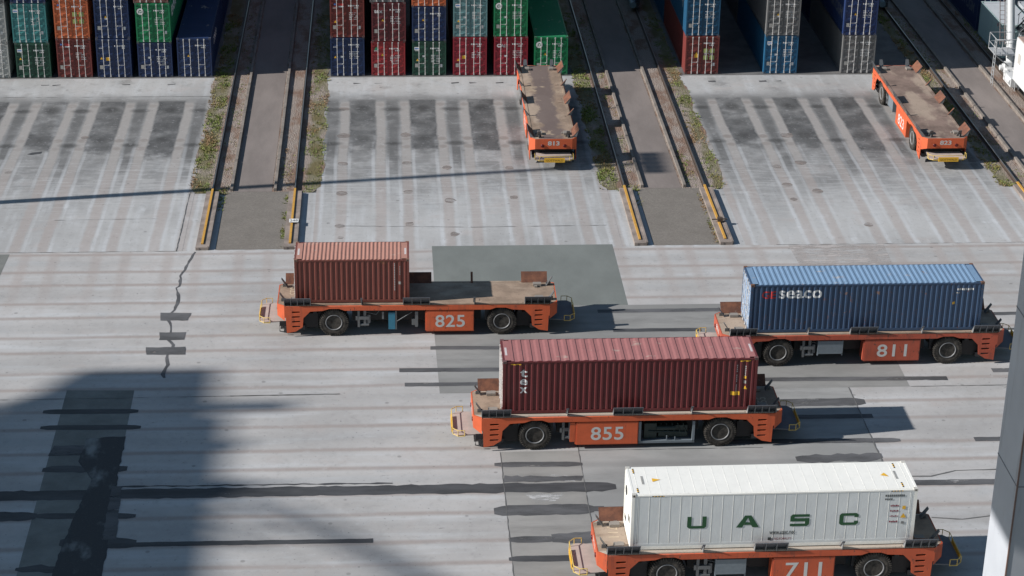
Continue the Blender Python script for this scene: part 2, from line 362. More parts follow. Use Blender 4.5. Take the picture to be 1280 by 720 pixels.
# three crane track corridors: x of left rail
TR = [(-10.83, -5.72), (14.93, 20.03), (40.13, 45.25)]
grassx = []
for k, (xl, xr) in enumerate(TR):
    L = [-12.22, 13.55, 39.0][k]; Rr = [-4.1, 21.48, 45.9][k]
    gm = gravel_mat('track_ballast', L, xl-0.1, xr+0.5, Rr)
    rb = random.Random(60+k); ys = [120.4+0.35*i for i in range(70)]
    jag = lambda x, sg: [(x+sg*(0.12*math.sin(yy*0.9+x)+rb.uniform(-0.07, 0.09)-(0.45*max(0, 1-(yy-120.4)/0.9))), yy) for yy in ys]
    lft = [(x, yy) for x, yy in jag(L, -1)]; rgt = jag(Rr, 1)
    mbb = MB()
    for i in range(len(ys)-1): mbb.add([(lft[i][0], ys[i], 0.004), (rgt[i][0], ys[i], 0.004), (rgt[i+1][0], ys[i+1], 0.004), (lft[i+1][0], ys[i+1], 0.004)], [(0, 1, 2, 3)])
    mbb.add([(L, ys[-1], 0.004), (Rr, ys[-1], 0.004), (Rr, 230, 0.004), (L, 230, 0.004)], [(0, 1, 2, 3)])
    mbb.obj('track_bed', gm, kind='structure')
    rect('track_bed_edge', L, Rr, 111.454, 120.396, -0.006, M_bayB if k == 1 else M_bayA if k == 0 else M_bayC)
    rect('road_paving', xl+0.78, xr-0.32, 111.6, 120.6, 0.006, M_paver)
    rect('service_road', xl+1.32, xr-1.45, 120.604, 230, 0.014, M_asph)
    # kerb walls either side of the road, in cast lengths
    for side, xk in ((0, xl+1.07), (1, xr-1.33)):
        y = 120.7
        while y < 228:
            mb = MB(); ln = 5.0
            mb.box(xk, xk+0.17, y, y+ln-0.06, -0.05, 0.20)
            mb.box(xk+0.02, xk+0.15, y+ln-0.06, y+ln, -0.05, 0.15)
            mb.obj('kerb_wall', M_kerb, kind='structure'); y += ln
    for xk in (xl, xr):
        mb = MB()
        mb.box(xk-0.09, xk+0.09, 120.4, 230, -0.02, 0.05); mb.box(xk-0.02, xk+0.02, 120.4, 230, 0.05, 0.165)
        mb.box(xk-0.038, xk+0.038, 120.4, 230, 0.165, 0.215); mb.box(xk-0.03, xk+0.03, 120.4, 230, 0.215, 0.219, 1)
        mb.obj('crane_rail', [M_rail, M_railtop], kind='structure')
        # rail end foundation with the yellow painted rail on it
        fx0, fx1 = (xk-0.36, xk+0.38)
        mb = MB(); mb.box(fx0, fx1, 111.55, 120.3, -0.05, 0.18)
        mb.box(fx0+0.02, fx0+0.2, 111.53, 111.55, 0.0, 0.16)
        mb.box(fx1-0.06, fx1+0.06, 111.6, 120.2, 0.0, 0.22)
        fo = mb.obj('rail_foundation', M_found, kind='structure')
        mb = MB(); mb.box(xk-0.065, xk+0.065, 112.0, 120.6, 0.182, 0.25)
        mb.obj('painted_rail', M_yellow, kind='structure')

# little number plate on the foundation and lever on another one
t = empty('number_plate', (-5.60, 115.2, 0.28), label='small white plate reading 248 lying on the yellow rail beside the paved road', cat='sign')
mb = MB(); mb.box(-0.28, 0.28, -0.26, 0.26, 0.0, 0.03); mb.obj('plate', flat('white_plate', (0.7, 0.7, 0.68)), t)
mb = MB(); put_text(mb, '248', (0, -0.17, 0.034), (1, 0, 0), (0, 1, 0), 0.32, 0.46, 0.0); mb.obj('lettering', flat('black_letter', (0.02, 0.02, 0.02)), t)
t = empty('rail_stop', (20.1, 114.6, 0.26), label='small dark steel stop clamped over the yellow rail right of the middle road', cat='rail stop')
mb = MB(); mb.box(-0.16, 0.16, -0.14, 0.14, 0.0, 0.22); mb.obj('block', M_rail, t)
mb = MB(); mb.tube([(-0.5, 0, 0.1), (0.45, 0.05, 0.1)], 0.04); mb.obj('pin', M_rail, t)

# weeds: tufts of small blades along the tracks
def blades(name, areas, col1, count_m2, seed):
    rnd = random.Random(seed); mb = MB(); mb.keep = True
    for (x0, x1, y0, y1, dens, hgt) in areas:
        for _ in range(int((x1-x0)*(y1-y0)*dens*count_m2)):
            cx = rnd.uniform(x0, x1); cy = rnd.uniform(y0, y1)
            e = noise.noise(Vector((cx*0.9, cy*0.6, seed)))+0.6*noise.noise(Vector((cx*2.7, cy*2.2, seed+9)))
            if rnd.random() > 0.42+1.7*e: continue
            for q in range(rnd.randint(3, 7)):
                a = rnd.uniform(0, 6.28); r = rnd.uniform(0, 0.09); h = hgt*rnd.uniform(0.5, 1.3); wd = rnd.uniform(0.012, 0.03)
                px, py = cx+r*math.cos(a), cy+r*math.sin(a); lx, ly = math.cos(a)*h*0.7, math.sin(a)*h*0.7
                g_ = 0.5+noise.noise(Vector((cx*0.5, cy*0.25, seed+40)))*1.3+rnd.uniform(-0.2, 0.2); mi = 0 if g_ > 0.5 else 1 if g_ > 0.25 else 2
                mb.add([(px-wd*math.sin(a), py+wd*math.cos(a), 0), (px+wd*math.sin(a), py-wd*math.cos(a), 0), (px+lx, py+ly, h)], [(0, 1, 2)], mi)
    return mb.obj(name, [flat('weed_green', (0.16, 0.20, 0.035)), flat('weed_olive', (0.22, 0.20, 0.05)), flat('weed_dry', (0.28, 0.17, 0.08))], kind='stuff', label=None)
for k, (xl, xr) in enumerate(TR):
    L = [-12.22, 13.55, 39.0][k]; Rr = [-4.1, 21.48, 45.9][k]
    ar = [(L-0.10, xl-0.25, 120.45, 158, 1.3, 0.12), (xl+0.2, xl+1.0, 120.5, 158, 0.35, 0.07), (xr+0.35, Rr+0.12, 120.45, 158, 0.75, 0.10),
          (xr-1.0, xr-0.3, 120.5, 128, 0.5, 0.08), (xr-0.62, xr-0.38, 111.7, 120.3, 1.6, 0.1), (xl+0.5, xl+0.85, 117.5, 120.4, 1.0, 0.1), (xl-0.6, xl+0.9, 120.2, 121.0, 1.3, 0.12)]
    g = blades('weeds', ar, None, 46, 11+k)
    tag(g, ['green weeds growing along the left crane rails', 'green weeds growing along the middle crane rails', 'green weeds growing along the right crane rails'][k], 'weeds')

# repaired slabs, joints, bitumen strips
rect('repaired_slab', 2.60, 13.27, 103.34, 111.8, 0.004, M_patchdark)
sheet('repaired_slab', [(2.55, 93.05), (26.68, 93.05), (26.66, 101.2), (19.4, 101.2), (18.4, 103.336), (2.4, 103.336)], 0.004, M_slab1)
sheet('repaired_slab', [(9.05, 79.7), (23.52, 79.7), (23.47, 93.046), (9.05, 93.046)], 0.004, M_slab2)
rect('repaired_slab', 5.27, 9.046, 60.0, 86.9, 0.004, M_slab3)
sheet('repaired_slab', [(-16.25, 93.99), (-12.86, 93.88), (-12.4, 60.5), (-15.9, 60.5)], 0.004, M_plate)
sheet('repaired_slab', [(-26, 111.25), (-21.85, 111.25), (-22.0, 104.2), (-26, 104.2)], 0.004, M_plate)
sheet('pale_slab', [(23.71, 111.44), (29.44, 111.40), (29.25, 107.4), (23.9, 107.4)], 0.004, patch_mat('reddish_concrete', (0.385, 0.355, 0.34), 0.12, 0.6, worn=0.42))

rndg = random.Random(5)
def strip(pts, wd, z=0.008, m=None, rag=0.05, round_=False, name='tar_strip'):
    """a hand-poured band of bitumen along pts, with a ragged edge"""
    P = []
    for (a, b) in zip(pts[:-1], pts[1:]):
        n = max(1, int(math.dist(a, b)/0.35))
        P += [(a[0]+(b[0]-a[0])*i/n, a[1]+(b[1]-a[1])*i/n) for i in range(n)]
    P.append(pts[-1]); up = []; dn = []
    for i, p in enumerate(P):
        q = P[min(i+1, len(P)-1)]; o = P[max(i-1, 0)]; dx, dy = q[0]-o[0], q[1]-o[1]; l = math.hypot(dx, dy) or 1
        hw = wd/2
        if round_:
            e = min(i, len(P)-1-i)
            hw *= (0.55 if e == 0 else 0.9 if e == 1 else 1)
        nx, ny = -dy/l, dx/l
        up.append((p[0]+nx*(hw+rndg.uniform(-rag, rag)), p[1]+ny*(hw+rndg.uniform(-rag, rag)), z))
        dn.append((p[0]-nx*(hw+rndg.uniform(-rag, rag)), p[1]-ny*(hw+rndg.uniform(-rag, rag)), z))
    mb = MB()
    for i in range(len(P)-1): mb.quad(dn[i], dn[i+1], up[i+1], up[i])
    return mb.obj(name, m or M_tar, kind='structure')
STR = [  # x0, y0, x1, y1, width, ragged, old
 (-17.11, 91.70, -12.43, 91.63, 0.5, 0.01, 0), (-17.0, 90.05, -12.13, 89.95, 0.48, 0.01, 0), (-16.3, 85.92, -12.35, 85.86, 0.6, 0.07, 0),
 (-24, 83.55, 10.5, 83.42, 0.86, 0.06, 0), (-13.23, 84.2, 0.1, 84.08, 0.10, 0.05, 0), (-24, 81.80, -15.96, 81.65, 0.78, 0.04, 0),
 (-15.97, 81.66, -11.5, 81.53, 0.5, 0.02, 0), (-14.6, 79.31, -11.24, 79.19, 0.92, 0.06, 0), (-11.3, 79.08, -0.8, 79.02, 0.36, 0.02, 0),
 (-16.2, 77.25, -12.7, 77.09, 0.6, 0.1, 0), (4.94, 85.66, 9.13, 85.59, 0.48, 0.02, 1), (4.7, 81.40, 9.26, 81.43, 0.92, 0.05, 1),
 (9.2, 81.43, 9.75, 81.42, 0.45, 0.01, 1), (5.23, 78.87, 7.4, 78.86, 0.55, 0.02, 1), (7.16, 78.93, 11.5, 79.0, 0.95, 0.1, 1),
 (5.14, 77.27, 9.8, 77.24, 0.48, 0.02, 0), (2.2, 98.27, 8, 98.12, 0.40, 0.02, 1), (0.53, 95.70, 14, 95.5, 0.44, 0.01, 1), (0.79, 94.07, 7, 94.02, 0.4, 0.02, 1),
 (11.5, 102.54, 18.45, 102.57, 0.42, 0.02, 1), (12.1, 100.11, 16.9, 100.07, 0.4, 0.02, 0), (15.0, 94.15, 28.84, 93.92, 0.43, 0.02, 1),
 (16.0, 91.45, 24.0, 91.48, 0.80, 0.03, 1), (17.0, 89.91, 24.06, 89.94, 0.45, 0.02, 1), (16.0, 87.50, 24.86, 87.43, 0.46, 0.03, 1),
 (19.41, 85.74, 23.62, 85.80, 0.72, 0.14, 1), (22.5, 83.28, 31.5, 83.23, 0.5, 0.02, 1), (28.53, 87.39, 33.0, 87.36, 0.42, 0.02, 1),
 (31.42, 94.74, 36, 94.75, 0.45, 0.02, 1), (33.2, 101.6, 39, 101.7, 0.4, 0.02, 1), (26.5, 99.6, 36, 99.7, 0.22, 0.03, 1)]
for i, (x0, y0, x1, y1, wd, rag, old) in enumerate(STR):
    strip([(x0, y0), (x1, y1)], wd, 0.008+0.0006*(i % 9), M_tar2 if old else M_tar, rag, wd > 0.45)
# poured bitumen mess over the old patch on the left
def blob(pts, z, m, name='tar_patch', rag=0.1):
    P = []
    for a, b in zip(pts, pts[1:]+pts[:1]):
        n = max(1, int(math.dist(a, b)/0.3))
        P += [(a[0]+(b[0]-a[0])*i/n+rndg.uniform(-rag, rag), a[1]+(b[1]-a[1])*i/n+rndg.uniform(-rag, rag)) for i in range(n)]
    mb = MB(); mb.poly([(x, y, z) for x, y in P]); return mb.obj(name, m, kind='structure')
def mess_mat():
    M = Mat('smeared_bitumen', 0.65, 0, 0.4)
    n = M.noise(0.8, (1, 0.5, 1), 5, 0.55, seed=4); n3 = M.noise(14, detail=4)
    c = M.mix(n.ss(0.50, 0.70), (0.035, 0.036, 0.04), (0.20, 0.21, 0.21)); c = M.mix(n3.ss(0.55, 0.75)*0.4, c, (0.12, 0.12, 0.12))
    return M.out(c, n3, 0.01, 0.4)
M_mess = mess_mat()
blob([(-14.6, 88.9), (-12.74, 89.05), (-12.72, 85.6), (-12.55, 82.0), (-12.45, 79.2), (-12.35, 72.0), (-14.7, 72.0), (-14.5, 78.6), (-14.2, 82.0), (-13.9, 84.9), (-14.7, 86.6)], 0.0145, M_mess, rag=0.04)
blob([(-16.1, 88.2), (-14.6, 88.2), (-14.65, 87.2), (-16.2, 87.2)], 0.0125, M_tar2, rag=0.04)
blob([(-12.9, 84.2), (-12.75, 79.5), (-12.15, 79.5), (-12.4, 84.2)], 0.0155, M_tar2, rag=0.04)
# pale smears round the long strip
blob([(5.8, 84.6), (8.2, 84.55), (8.6, 84.0), (5.3, 84.0)], 0.007, M_light, 'pale_smear'); blob([(6.2, 82.95), (8.0, 82.9), (7.6, 82.15), (6.6, 82.1)], 0.007, M_light, 'pale_smear')
blob([(5.3, 84.55), (9.0, 84.4), (9.0, 84.0), (5.3, 83.95)], 0.0075, M_tar2, rag=0.08)
# wandering crack sealed with bitumen and three square patches over it
crack = [(-11.2, 111.31), (-11.46, 109.6), (-11.75, 107.93), (-11.68, 106.5), (-11.85, 106.3), (-11.58, 104.95), (-11.66, 103.39), (-11.91, 102.9)]
strip(crack, 0.13, 0.008, M_tar2, 0.05, name='sealed_crack')
strip([(-11.91, 102.1), (-11.69, 101.37), (-11.63, 100.5)], 0.13, 0.008, M_tar2, 0.04, name='sealed_crack')
strip([(-11.7, 99.7), (-11.35, 99.04), (-11.4, 98.7)], 0.13, 0.008, M_tar2, 0.04, name='sealed_crack')
strip([(-11.59, 97.9), (-11.43, 96.69), (-11.6, 95.6), (-11.5, 95.2)], 0.15, 0.008, M_tar2, 0.05, name='sealed_crack')
for q in ([(-12.39, 103.03), (-10.76, 102.98), (-10.84, 102.02), (-12.35, 102.06)], [(-12.24, 100.59), (-10.83, 100.55), (-10.85, 99.62), (-12.15, 99.66)], [(-12.77, 98.77), (-10.71, 98.78), (-10.65, 97.88), (-12.68, 97.89)]):
    blob(q, 0.012, M_tar2, rag=0.03)
# thin joints and hairline cracks
M_joint = flat('joint_sealant', (0.13, 0.128, 0.125))
for pts, wd in (([(-60, 111.44), (-12.2, 111.45)], 0.02), ([(23, 111.46), (60, 111.46)], 0.02), ([(5.27, 86.9), (5.27, 70)], 0.035), ([(9.05, 93.0), (9.06, 70)], 0.03),
                ([(23.5, 93.05), (23.52, 79.7)], 0.05), ([(9.05, 86.9), (18, 86.9)], 0.04), ([(-26, 93.0), (-4, 93.1)], 0.03), ([(-8, 93.1), (-2.5, 93.15)], 0.07),
                ([(24, 83.9), (25.5, 83.85), (26.8, 84.35), (31, 84.45), (34, 84.3)], 0.07), ([(24.6, 80.1), (26, 79.9), (27.5, 80.2), (33, 80.0)], 0.07),
                ([(-60, 138.6), (-12.3, 138.6)], 0.03), ([(5, 114.6), (13.2, 114.7)], 0.03), ([(-20, 116.3), (-14, 116.4)], 0.02), ([(-3, 115.0), (5, 114.6)], 0.03),
                ([(26.7, 93.05), (45, 93.1)], 0.04), ([(-12.3, 111.4), (-12.25, 120.4)], 0.04)):
    strip(pts, wd, 0.0165, M_joint, 0.02, name='joint')
blob([(-23.35, 127.45), (-22.95, 127.75), (-22.4, 127.95), (-22.45, 127.55), (-22.95, 127.35)], 0.006, M_tar, 'oil_spot', 0.09)
for (x, y, r) in ():
    blob([(x+r*1.4*math.cos(a), y+r*math.sin(a)) for a in [i*0.6 for i in range(10)]], 0.005, M_light, 'pale_smear', 0.15)
M_stain = patch_mat('drip_stain', (0.225, 0.195, 0.18), 0.2, 1.5, worn=0.44)
for x, y, r in ((-2.88, 135.8, .36), (-2.84, 130.5, .45), (-2.85, 125.3, .36), (-2.84, 120.2, .36), (-2.84, 115.0, .32), (1.3, 130.6, .4), (1.32, 125.4, .32), (1.35, 120.4, .3), (3.9, 124.5, .34), (3.9, 118.9, .36), (4.0, 113.6, .3), (7.9, 124.4, .3), (7.9, 119.3, .28), (1.35, 115.2, .3),
                (27.0, 130.0, .45), (27.0, 124.9, .42), (27.1, 119.9, .36), (25.3, 124.2, .3), (25.4, 121.0, .33), (25.4, 118.6, .25), (29.2, 114.4, .28), (-24.0, 124.3, .25), (-20.0, 130.5, .25), (-2.8, 113.2, .2)):
    blob([(x+r*math.cos(a*0.785), y+r*1.1*math.sin(a*0.785)) for a in range(8)], 0.006, M_stain, 'oil_spot', 0.05)
# spill stains under the standing stacks' corners
for x in (-24.1, -23.3, -18.4, -15.2, -11.3+0, -2.0, -0.5, 5.0, 6.3, 8.2, 23.6, 27.3, 28.4):
    strip([(x-0.3, 141.2), (x+0.25, 141.25)], 0.35, 0.006, M_tar2, 0.1, True, name='oil_spot')

# ------------------------------------------------------------------ shipping containers
HC, ST = 2.896, 2.591
W2 = 1.219
M_rod = flat('galvanised_steel', (0.58, 0.57, 0.56), 0.45, 0.1, 0.15)
M_gask = flat('rubber_gasket', (0.02, 0.02, 0.022))
M_white = flat('white_lettering', (0.66, 0.66, 0.66), 0.6, 0, 0.12)
M_yel = flat('yellow_sticker', (0.75, 0.42, 0.03), 0.6, 0, 0.1)
M_grey = flat('grey_plate', (0.33, 0.32, 0.30), 0.6, 0, 0.1)
M_floor = flat('container_underside', (0.05, 0.045, 0.04))
M_red = flat('red_sticker', (0.5, 0.04, 0.04), 0.6, 0, 0.1)
M_blk = flat('black_paint', (0.02, 0.02, 0.02), 0.6, 0, 0.1)
M_bluest = flat('blue_sticker', (0.05, 0.16, 0.45), 0.6, 0, 0.1)
M_green_l = flat('dark_green_lettering', (0.012, 0.075, 0.025), 0.5, 0, 0.1)
CM = {}
def corr(u, pitch=0.278, depth=0.040, fl=0.29, sl=0.20):
    """trapezoid section: 0 = outermost, -depth = innermost"""
    t = (u/pitch) % 1.0
    if t < fl: return 0.0
    if t < fl+sl: return -depth*(t-fl)/sl
    if t < 2*fl+sl: return -depth
    return -depth*(1-(t-2*fl-sl)/(1-2*fl-sl))
def cbreaks(a, b, pitch, fl=0.29, sl=0.20):
    xs = [a, b]; k = math.floor(a/pitch)
    while k*pitch < b:
        for q in (0, fl, fl+sl, 2*fl+sl):
            v = (k+q)*pitch
            if a < v < b: xs.append(v)
        k += 1
    return sorted(set(xs))
def corr_strip(mb, a, b, pitch, depth, point, fl=0.29, sl=0.20):
    """point(u, d) -> two points (bottom, top) of the section line"""
    xs = cbreaks(a, b, pitch, fl, sl); P = [point(u, corr(u, pitch, depth, fl, sl)) for u in xs]
    for p, q in zip(P, P[1:]): mb.quad(p[0], q[0], q[1], p[1])
def part_mesh(kind, L, H, roofp=0.209):
    key = (kind, L, H, roofp)
    if key in CM: return CM[key]
    h = L/2; mb = MB()
    if kind == 'frame':
        for sx in (-1, 1):
            for sy in (-1, 1):
                x0, x1 = sorted((sx*h, sx*(h-0.13))); y0, y1 = sorted((sy*W2, sy*(W2-0.09)))
                mb.box(x0, x1, y0, y1, 0.12, H-0.12)
                x0, x1 = sorted((sx*(h+0.004), sx*(h-0.178))); y0, y1 = sorted((sy*(W2+0.004), sy*(W2-0.162)))
                for z0, z1 in ((0, 0.118), (H-0.118, H)):
                    mb.box(x0, x1, y0, y1, z0, z1, 1)
                    # the oval holes of the casting
                    xc = (x0+x1)/2; zc = (z0+z1)/2
                    mb.box(xc-0.04, xc+0.04, sy*(W2+0.004)-0.001, sy*(W2+0.004)+0.001, zc-0.03, zc+0.03, 2)
                    yc = (y0+y1)/2
                    mb.box(sx*(h+0.004)-0.001, sx*(h+0.004)+0.001, yc-0.03, yc+0.03, zc-0.035, zc+0.035, 2)
        for sy in (-1, 1):
            y0, y1 = sorted((sy*(W2-0.003), sy*(W2-0.07)))
            mb.box(-h+0.178, h-0.178, y0, y1, H-0.10, H-0.036)
            mb.box(-h+0.178, h-0.178, y0, y1, 0.02, 0.17)
        for sx in (-1, 1):
            x0, x1 = sorted((sx*(h-0.004), sx*(h-0.10)))
            mb.box(x0, x1, -W2+0.162, W2-0.162, H-0.13, H-0.012)
            mb.box(x0, x1, -W2+0.162, W2-0.162, 0.015, 0.15)
        mb.box(-h+0.11, h-0.11, -W2+0.08, W2-0.08, 0.05, 0.16, 2)
    elif kind == 'side_wall':      # built for -v; the other side is turned round
        fn = lambda u, d: (Vector((u, -W2+0.012-d, 0.17)), Vector((u, -W2+0.012-d, H-0.10)))
        corr_strip(mb, -h+0.13, h-0.13, 0.278, 0.040, fn)
    elif kind == 'roof':
        fl, sl = (0.29, 0.20) if roofp < 0.3 else (0.34, 0.07)
        fn = lambda u, d: (Vector((u, -W2+0.07, H-0.016+d)), Vector((u, W2-0.07, H-0.016+d)))
        corr_strip(mb, -h+0.40, h-0.40, roofp, 0.022, fn, fl, sl)
        for sx in (-1, 1):
            x0, x1 = sorted((sx*(h-0.10), sx*(h-0.40))); mb.box(x0, x1, -W2+0.165, W2-0.165, H-0.03, H-0.014)
    elif kind == 'end_wall':       # at +u
        fn = lambda v, d: (Vector((h-0.02+d, v, 0.15)), Vector((h-0.02+d, v, H-0.13)))
        corr_strip(mb, -W2+0.09, W2-0.09, 0.25, 0.045, fn)
    elif kind == 'door':           # at -u, the leaf on -v (0.01..1.12)
        y0, y1 = -W2+0.10, -0.012
        zs = [(0.16, 0)]; n = 5; zz = H-0.30
        for i in range(n):
            a = 0.16+zz*i/n; b = 0.16+zz*(i+1)/n
            zs += [(a+0.07, 0), (a+0.10, 0.035), (b-0.10, 0.035), (b-0.07, 0)]
        zs += [(H-0.14, 0)]
        for (za, da), (zb, db) in zip(zs, zs[1:]):
            mb.quad((-h+0.02+da, y0+0.05, za), (-h+0.02+da, y1-0.05, za), (-h+0.02+db, y1-0.05, zb), (-h+0.02+db, y0+0.05, zb))
        for ya, yb in ((y0, y0+0.05), (y1-0.05, y1)): mb.box(-h+0.012, -h+0.06, ya, yb, 0.155, H-0.135)
        for i in range(4):
            z = 0.35+(H-0.7)*i/3; mb.box(-h-0.004, -h+0.03, y0-0.03, y0+0.14, z-0.035, z+0.035)
        mb.box(-h+0.014, -h+0.05, y1, y1+0.012, 0.16, H-0.14, 1); mb.box(-h+0.022, -h+0.05, y0-0.014, y0, 0.16, H-0.14, 1)
    elif kind == 'locking_rod':    # at v = 0, moved into place
        mb.tube([(-h-0.025, 0, 0.10), (-h-0.025, 0, H-0.07)], 0.019, 8)
        for z in (0.17, 0.62, H*0.5, H-0.62, H-0.17): mb.box(-h-0.045, -h+0.012, -0.04, 0.04, z-0.018, z+0.018)
        for z in (0.08, H-0.10): mb.box(-h-0.055, -h-0.008, -0.045, 0.045, z-0.035, z+0.035)
    elif kind == 'handle':
        mb.box(-h-0.060, -h-0.045, 0.0, 0.36, 0.91, 0.93); mb.box(-h-0.065, -h+0.01, 0.33, 0.38, 0.88, 0.95)
    CM[key] = mb.mesh(kind); return CM[key]

def marks(mb, H, h, rnd, style):
    """door markings: unreadable number rows, plates and warning stickers. materials 0 white 1 yellow 2 grey 3 red 4 blue 5 green"""
    xf = -h+0.010-0.006; n = (-1, 0, 0); r = Vector((0, -1, 0)); u = Vector((0, 0, 1))
    def q(a0, a1, z0, z1, mi, off=0.0):  # a: 0..2.44 from the left as seen
        ya, yb = W2-a0, W2-a1; x = xf-off
        mb.add([(x, ya, z0), (x, yb, z0), (x, yb, z1), (x, ya, z1)], [(0, 1, 2, 3)], mi)
    def row(a0, z, n_, w_, h_, mi=0, gap=0.03):
        a = a0
        for i in range(n_):
            if rnd.random() > 0.08: q(a, a+w_*rnd.uniform(0.7, 1), z, z+h_, mi)
            a += w_+gap
    row(1.30, H-0.60, 7, 0.085, 0.10); row(1.72, H-0.75, 3, 0.085, 0.09)
    if rnd.random() < 0.8:
        for i in range(5): row(1.36, H-1.10-i*0.12, rnd.randint(3, 5), 0.06, 0.05, 0, 0.02); row(1.72, H-1.10-i*0.12, rnd.randint(2, 4), 0.07, 0.05, 0, 0.02)
    if rnd.random() < 0.85: q(0.2, 0.42, 0.62, 0.9, 2)
    if rnd.random() < 0.7:
        a, z = rnd.choice(((0.25, 1.35), (0.7, 1.5), (0.28, 1.1))); ya = W2-a
        mb.add([(xf-0.004, ya, z), (xf-0.004, ya-0.19, z), (xf-0.004, ya-0.095, z+0.17)], [(0, 1, 2)], 1)
    if rnd.random() < 0.5: q(0.73, 0.88, 1.38, 1.52, 0)
    if rnd.random() < 0.5: row(0.22, H-0.75, 4, 0.05, 0.07)
    if rnd.random() < 0.4: q(2.02, 2.17, 0.62, 0.85, 0)
    if 'yel' in style: q(0.66, 0.95, 1.25, 1.50, 1, 0.005)
    if 'red' in style: q(0.62, 0.98, H-0.55, H-0.38, 3); q(0.62, 0.98, H-0.66, H-0.56, 0)
    if 'lab' in style: q(0.15, 0.52, H-0.68, H-0.44, 0); q(0.18, 0.49, H-0.60, H-0.53, 4, 0.003)
    if 'blue' in style: q(0.3, 0.42, H-0.5, H-0.38, 4)
    if 'plac' in style:
        for a in (1.32, 1.78):
            for z in (1.1, 1.62): q(a, a+0.33, z, z+0.32, 6, 0.012)
    if 'round' in style:
        cx = W2-0.36; cz = H-0.62
        for r0, r1, mi in ((0.12, 0.24, 0), (0.0, 0.06, 0)):
            for i in range(20):
                a, b = 2*math.pi*i/20, 2*math.pi*(i+1)/20
                mb.add([(xf, cx-r0*math.cos(a), cz+r0*math.sin(a)), (xf, cx-r1*math.cos(a), cz+r1*math.sin(a)), (xf, cx-r1*math.cos(b), cz+r1*math.sin(b)), (xf, cx-r0*math.cos(b), cz+r0*math.sin(b))], [(0, 1, 2, 3)], mi)
    if 'tri' in style:
        ya = W2-0.2; mb.add([(xf, ya, H-0.66), (xf, ya-0.34, H-0.66), (xf, ya-0.17, H-0.40)], [(0, 1, 2)], 5)
    for key in style.split():
        if key.startswith('T:'):
            put_text(mb, key[2:], (xf-0.002, W2-0.50, H-0.80), (0, -1, 0), (0, 0, 1), 0.26, 0.6, 0.02)
MARKM = [M_white, M_yel, M_grey, M_red, M_bluest, flat('green_sticker', (0.02, 0.2, 0.1)), flat('placard', (0.32, 0.36, 0.12))]

def side_drape(h): return (lambda u: corr(u))
def container(loc, rz, L, H, col, label, roofcol=None, roofp=0.209, group=None, style='', seed=0, rust=0.5, doorcol=None, endcol=None, detail=True, frame=None, dirt=0.35):
    t = empty('shipping_container', loc, rz, label=label, cat='shipping container', group=group)
    m = paint(col, rust, dirt=dirt, key='veh' if frame or not group else ''); cast = paint(tuple(c*0.7+0.05 for c in col), 1.0, 0.6, 0.6)
    if frame: cast = paint(frame, 1.0, 0.6, 0.6)
    link('frame', part_mesh('frame', L, H), [m, cast, M_floor], t)
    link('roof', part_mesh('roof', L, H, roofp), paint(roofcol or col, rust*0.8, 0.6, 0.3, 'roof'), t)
    sw = part_mesh('side_wall', L, H)
    a = link('side_wall', sw, m, t); b = link('side_wall', sw, m, t); b.rotation_euler.z = math.pi
    link('end_wall', part_mesh('end_wall', L, H), m, t)
    dm = paint(doorcol or col, rust, dirt=dirt)
    for s in (-1, 1):
        d = link('door', part_mesh('door', L, H), [dm, M_gask], t)
        if s == 1: d.scale = (1, -1, 1)
        for v in ((-0.42, -0.86) if True else ()):
            r = link('locking_rod', part_mesh('locking_rod', L, H), M_rod, d); r.location = (0, v+0.13, 0)
        hd = link('handle', part_mesh('handle', L, H), M_rod, d); hd.location = (0, -0.73, 0)
    if detail:
        rnd = random.Random(seed); mb = MB(); marks(mb, H, L/2, rnd, style)
        mb.obj('marking', MARKM, t)
    return t

# colours
NAVY = (0.014, 0.032, 0.095); ROYAL = (0.016, 0.036, 0.115); MAROON = (0.17, 0.035, 0.03); RED = (0.30, 0.028, 0.032); CRIM = (0.26, 0.018, 0.032)
DGREEN = (0.018, 0.07, 0.045); GREEN = (0.012, 0.19, 0.075); TEAL = (0.055, 0.22, 0.22); TEALG = (0.13, 0.25, 0.26); ORANGE = (0.52, 0.13, 0.05)
LGREY = (0.40, 0.40, 0.38); DGREY = (0.15, 0.15, 0.15); PETROL = (0.015, 0.10, 0.20); BROWN = (0.22, 0.10, 0.08); PET2 = (0.012, 0.075, 0.15)
XS = {'a1': -29.25, 'a2': -26.33, 'a3': -23.42, 'a4': -20.61, 'a5': -17.70, 'a6': -14.89, 'b1': -3.94, 'b2': -1.01, 'b3': 1.94, 'b4': 4.88, 'b5': 7.85, 'b6': 10.76, 'c1': 21.79, 'c2': 27.60, 'c3': 33.32}
YROW = 142.85; L40 = 12.192
